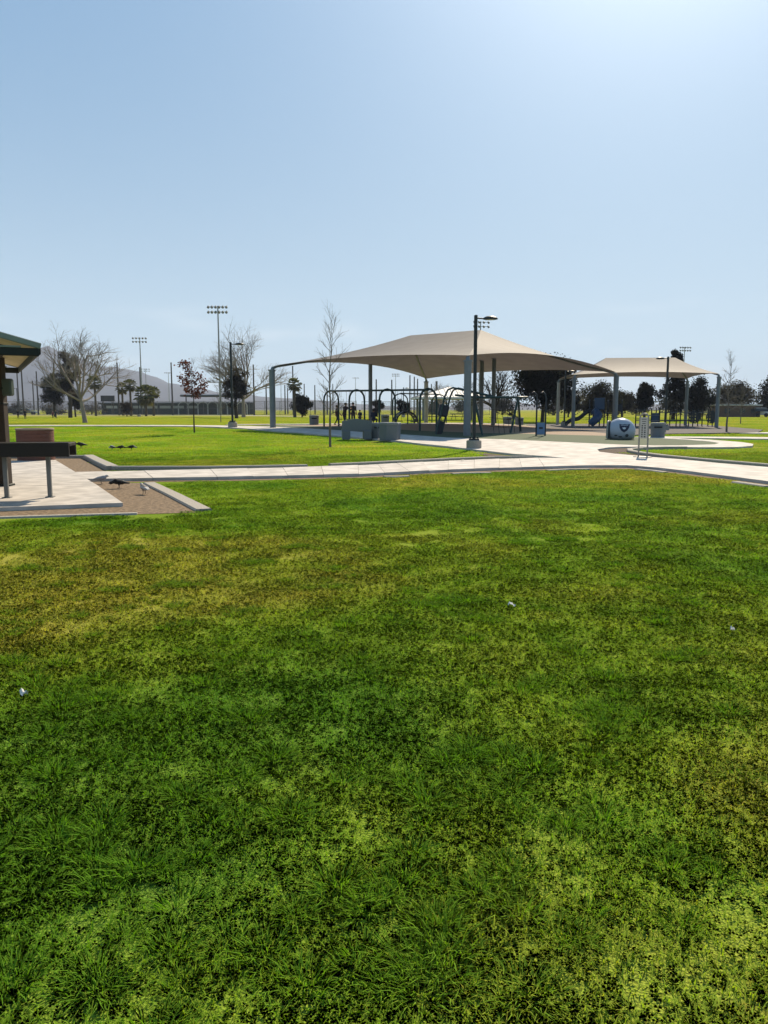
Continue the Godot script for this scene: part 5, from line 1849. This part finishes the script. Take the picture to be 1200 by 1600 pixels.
func person(at: Vector3, turn: float, height: float, pose: String, shirt: Color, trousers: Color, label: String, group: String) -> void:
	var t := thing("person", at, turn, label, "person", group)
	var s := height / 1.75
	var skin := Color(0.30, 0.17, 0.11)
	var shoe := Color(0.02, 0.02, 0.02)
	var hip := 0.93
	if pose == "sit": hip = 0.5
	var hp := Vector3(0, hip, 0)
	var lean := 0.0
	if pose == "push": lean = 0.16
	var ch := hp + Vector3(0, 0.42, lean)
	var nk := hp + Vector3(0, 0.58, lean * 1.2)
	var hd := hp + Vector3(0, 0.72, lean * 1.35)
	var bones := [[hp, hp + Vector3(0, 0.2, lean * 0.4), 0.145, 0.135, shirt], [hp + Vector3(-0.08, 0.36, lean * 0.9), hp + Vector3(0.08, 0.36, lean * 0.9), 0.12, 0.12, shirt], [hp + Vector3(0, 0.2, lean * 0.4), ch, 0.13, 0.13, shirt], [ch + Vector3(-0.13, 0.07, 0), ch + Vector3(0.13, 0.07, 0), 0.075, 0.075, shirt], [ch, nk, 0.07, 0.05, skin], [hd - Vector3(0, 0.03, 0), hd + Vector3(0, 0.05, -0.01), 0.085, 0.1, skin], [hd + Vector3(0, 0.0, 0.095), hd + Vector3(0, -0.02, 0.115), 0.014, 0.018, skin]]
	for e in [-1.0, 1.0]:
		var h0 := hp + Vector3(e * 0.09, -0.03, 0)
		var kn := Vector3(e * 0.1, 0.5, 0.03)
		var an := Vector3(e * 0.1, 0.08, -0.02)
		if pose == "walk": kn = Vector3(e * 0.1, 0.5, 0.12 if e > 0 else -0.04); an = Vector3(e * 0.1, 0.1 if e < 0 else 0.08, 0.22 if e > 0 else -0.28)
		if pose == "push": kn = Vector3(e * 0.1, 0.5, 0.14 if e > 0 else -0.02); an = Vector3(e * 0.1, 0.08, 0.12 if e > 0 else -0.3)
		if pose == "sit": kn = Vector3(e * 0.14, 0.5, 0.42); an = Vector3(e * 0.13, 0.08, 0.42)
		bones.append_array([[h0, kn, 0.095, 0.065, trousers], [kn, an, 0.062, 0.045, trousers], [an + Vector3(0, -0.04, -0.02), an + Vector3(0, -0.045, 0.15), 0.042, 0.035, shoe]])
		var sh := ch + Vector3(e * 0.185, 0.06, 0)
		var el := sh + Vector3(e * 0.06, -0.28, -0.04)
		var wr := el + Vector3(e * 0.01, -0.22, 0.1)
		if pose == "push": el = sh + Vector3(e * 0.04, -0.14, 0.22); wr = el + Vector3(-e * 0.03, 0.04, 0.23)
		if pose == "sit": el = sh + Vector3(e * 0.05, -0.24, 0.1); wr = el + Vector3(-e * 0.02, -0.02, 0.24)
		if pose == "walk": el = sh + Vector3(e * 0.05, -0.27, 0.08 * -e); wr = el + Vector3(0, -0.2, 0.1 - 0.08 * e)
		bones.append_array([[sh, el, 0.06, 0.048, shirt], [el, wr, 0.045, 0.033, skin]])
		var f := (wr - el).normalized()
		bones.append([wr, wr + f * 0.08, 0.034, 0.032, skin])
		for q in 4: bones.append([wr + f * 0.08 + Vector3((q - 1.5) * 0.018, 0, 0), wr + f * (0.145 + 0.012 * (1.5 - absf(q - 1.3))) + Vector3((q - 1.5) * 0.02, -0.006, 0.012), 0.010, 0.008, skin])
		bones.append([wr + f * 0.02 + Vector3(-e * 0.02, 0, 0.02), wr + f * 0.085 + Vector3(-e * 0.03, 0, 0.05), 0.012, 0.009, skin])
	var b := part(skin_over(bones, 0.02, 0.028), "body", M.skin_and_cloth, t)
	b.scale = Vector3.ONE * s
	var hair := MB.new()
	hair.lathe(Vector3.ZERO, [Vector2(0.108, -0.04), Vector2(0.118, 0.0), Vector2(0.112, 0.05), Vector2(0.085, 0.095), Vector2(0.0, 0.122)], 14, false)
	var ho := part(hair, "hair", M.hair_dark, t)
	ho.position = (hd + Vector3(0, 0.03, -0.025)) * s
	ho.rotation.x = -0.35
	ho.scale = Vector3.ONE * s

func bird(at: Vector3, turn: float, size: float, peck: float, body: Color, head: Color, tail: Color, label: String) -> void:
	var t := thing("bird", at, turn, label, "bird", "birds on the ground")
	# faces +x
	var hd := Vector3(0.115, 0.2, 0).lerp(Vector3(0.17, 0.09, 0), peck)
	var bones := [[Vector3(-0.05, 0.12, 0), Vector3(0.055, 0.135, 0), 0.048, 0.055, body], [Vector3(0.07, 0.145, 0), hd, 0.04, 0.022, body.lerp(head, 0.5)], [hd, hd + Vector3(0.012, 0.005, 0), 0.026, 0.023, head], [hd + Vector3(0.025, 0, 0), hd + Vector3(0.055, -0.008, 0), 0.009, 0.004, Color(0.05, 0.045, 0.04)], [Vector3(-0.08, 0.118, 0.02), Vector3(-0.2, 0.1, 0.018), 0.03, 0.012, tail], [Vector3(-0.08, 0.118, -0.02), Vector3(-0.2, 0.1, -0.018), 0.03, 0.012, tail], [Vector3(0.03, 0.135, 0.042), Vector3(-0.11, 0.125, 0.034), 0.024, 0.012, tail], [Vector3(0.03, 0.135, -0.042), Vector3(-0.11, 0.125, -0.034), 0.024, 0.012, tail]]
	for s in [-1.0, 1.0]:
		bones.append([Vector3(0.0, 0.1, s * 0.022), Vector3(0.005, 0.05, s * 0.022), 0.02, 0.008, body])
	var b := part(skin_over(bones, 0.007, 0.0085), "body", M.feather, t)
	b.scale = Vector3.ONE * size
	for s in [-1.0, 1.0]:
		var l := MB.new()
		l.tube([Vector3(0.005, 0.06, s * 0.022) * size, Vector3(0.0, 0.004, s * 0.024) * size, Vector3(0.04, 0.003, s * 0.026) * size], [0.005 * size, 0.004 * size, 0.003 * size], 5)
		part(l, "leg", M.hair_dark, t)

func build_living() -> void:
	var grey := Color(0.26, 0.26, 0.27)
	var pale := Color(0.42, 0.4, 0.38)
	var black := Color(0.012, 0.012, 0.015)
	bird(Vector3(-5.4, 0.012, -15.6), PI + 0.15, 1.0, 0.85, black, black, black, "black bird pecking the dirt between two pale pigeons")
	bird(Vector3(-6.1, 0.012, -16.5), 0.2, 0.95, 0.2, grey, pale, grey, "pale grey pigeon beside the end of the concrete path")
	bird(Vector3(-4.55, 0.012, -14.5), 2.3, 0.95, 0.1, Color(0.22, 0.19, 0.16), pale, pale, "pale brown pigeon by the wide kerb of the near lawn")
	bird(P(-10.62, 30.1, 0.02), 2.6, 1.0, 0.9, grey, Color(0.5, 0.5, 0.5), black, "white headed pigeon feeding on the lawn, left of two dark birds")
	bird(P(-10.3, 30.1, 0.02), 0.1, 1.0, 0.9, black, black, black, "dark bird feeding close to the white headed pigeon")
	bird(P(-9.88, 30.1, 0.02), 0.1, 1.05, 0.9, black, grey, black, "dark bird feeding apart to the right of its companions")
	bird(P(-12.35, 31.4, 0.02), 3.0, 1.3, 0.6, black, black, black, "black bird on the lawn past the end of the timber table")
	var dark := Color(0.02, 0.02, 0.026)
	var navy := Color(0.02, 0.03, 0.06)
	person(P(-2.95, 57.5, 0.06), 2.6, 1.62, "push", Color(0.04, 0.03, 0.028), dark, "person in dark top leaning to push a swing", "people at the swings")
	person(P(-3.5, 57.8, 0.06), 2.0, 1.45, "walk", Color(0.05, 0.03, 0.03), dark, "person in dark clothes just behind the one pushing", "people at the swings")
	person(P(-2.45, 61.5, 0.06), 3.0, 1.68, "stand", Color(0.022, 0.02, 0.022), Color(0.03, 0.03, 0.04), "adult in black standing with back turned behind the bench", "people at the swings")
	person(P(-1.85, 59.5, 0.06), 2.8, 1.1, "stand", navy, dark, "child in navy beside the standing adult", "people at the swings")
	person(P(-0.75, 56.5, 0.06), 2.9, 1.55, "sit", navy, dark, "person in navy sitting on a swing", "people at the swings")
	person(P(-49.4, 104.5), 0.4, 1.12, "stand", dark, dark, "child in dark clothes standing left on the far lawn", "people on the far left lawn")
	person(P(-45.2, 97.5), 0.2, 1.2, "stand", dark, dark, "slim person in dark clothes alone on the far left lawn", "people on the far left lawn")
	person(P(-44.3, 104.5), -0.6, 1.12, "walk", Color(0.02, 0.03, 0.028), dark, "person in dark green walking before the bare tree", "people on the far left lawn")
	person(P(-45.8, 107.0), 0.6, 1.0, "stand", Color(0.12, 0.04, 0.05), dark, "child in dull red beside the walking person", "people on the far left lawn")
	# litter
	var k := 0
	for q in [[1.03, 6.05, 0.06, "white paper scrap lying in the middle of the near lawn"], [2.5, 5.35, 0.11, "long white feather lying on the right of the near lawn"], [-2.0, 4.1, 0.05, "white plastic scrap at the dry left patch of lawn"], [2.35, 23.0, 0.12, "white paper scrap beside the kerb of the middle lawn"]]:
		var t := thing("litter_scrap", P(q[0], q[1], 0.035 if q[1] < 20 else 0.1), k * 1.3, q[3], "litter")
		var m := MB.new()
		var l: float = q[2]
		var w: float = l * (0.18 if k == 1 else 0.7)
		var rows := []
		for j in 6:
			var f := j / 5.0
			var y := 0.012 * sin(f * 5.0 + k) + 0.008 * (j % 2)
			var ww := w * (1.0 - 0.5 * absf(f - 0.45))
			rows.append([Vector3((f - 0.5) * l, y, -ww * 0.5), Vector3((f - 0.5) * l, y + 0.012, 0), Vector3((f - 0.5) * l, y, ww * 0.5)])
		for j in 5:
			for e in 2: m.quad(rows[j][e], rows[j][e + 1], rows[j + 1][e + 1], rows[j + 1][e])
		part(m, "scrap", M.litter, t)
		k += 1

# ---------------------------------------------------------------- scene
func _ready() -> void:
	rng.seed = 4
	big_noise.seed = 3
	big_noise.frequency = 0.16
	big_noise.fractal_octaves = 3
	mid_noise.seed = 8
	mid_noise.frequency = 0.55
	mid_noise.fractal_octaves = 3
	# camera
	var cam := Camera3D.new()
	cam.name = "camera"
	cam.fov = 67.38
	cam.near = 0.05
	cam.far = 9000.0
	cam.position = Vector3(0, 1.6, 0)
	cam.rotation_degrees = Vector3(-7.595, 0, 0)
	add_child(cam)
	cam.current = true
	# sun, ahead and to the right
	var az := deg_to_rad(20.0)
	var el := deg_to_rad(39.0)
	var to_sun := Vector3(sin(az) * cos(el), sin(el), -cos(az) * cos(el))
	var sun := DirectionalLight3D.new()
	sun.name = "sun"
	sun.light_color = Color(1.0, 0.93, 0.82)
	sun.light_energy = 1.6
	sun.light_angular_distance = 0.55
	sun.shadow_enabled = true
	add_child(sun)
	sun.look_at_from_position(Vector3.ZERO, -to_sun)
	# sky and air
	var env := Environment.new()
	env.background_mode = Environment.BG_SKY
	env.sky = Sky.new()
	env.sky.sky_material = sky_material(to_sun)
	env.tonemap_mode = Environment.TONE_MAPPER_LINEAR
	env.tonemap_exposure = 1.68
	env.sdfgi_enabled = true
	env.ssao_enabled = true
	env.ssil_enabled = true
	env.fog_enabled = true
	env.fog_density = 0.0002
	env.fog_light_color = Color(0.86, 0.92, 1.0)
	var we := WorldEnvironment.new()
	we.name = "environment"
	we.environment = env
	add_child(we)
	# setting, then things
	materials()
	build_ground()
	build_paving()
	build_far()
	build_canopies()
	build_trees()
	build_poles()
	build_shelter()
	build_plaza_things()
	build_play()
	build_living()
	build_grass()
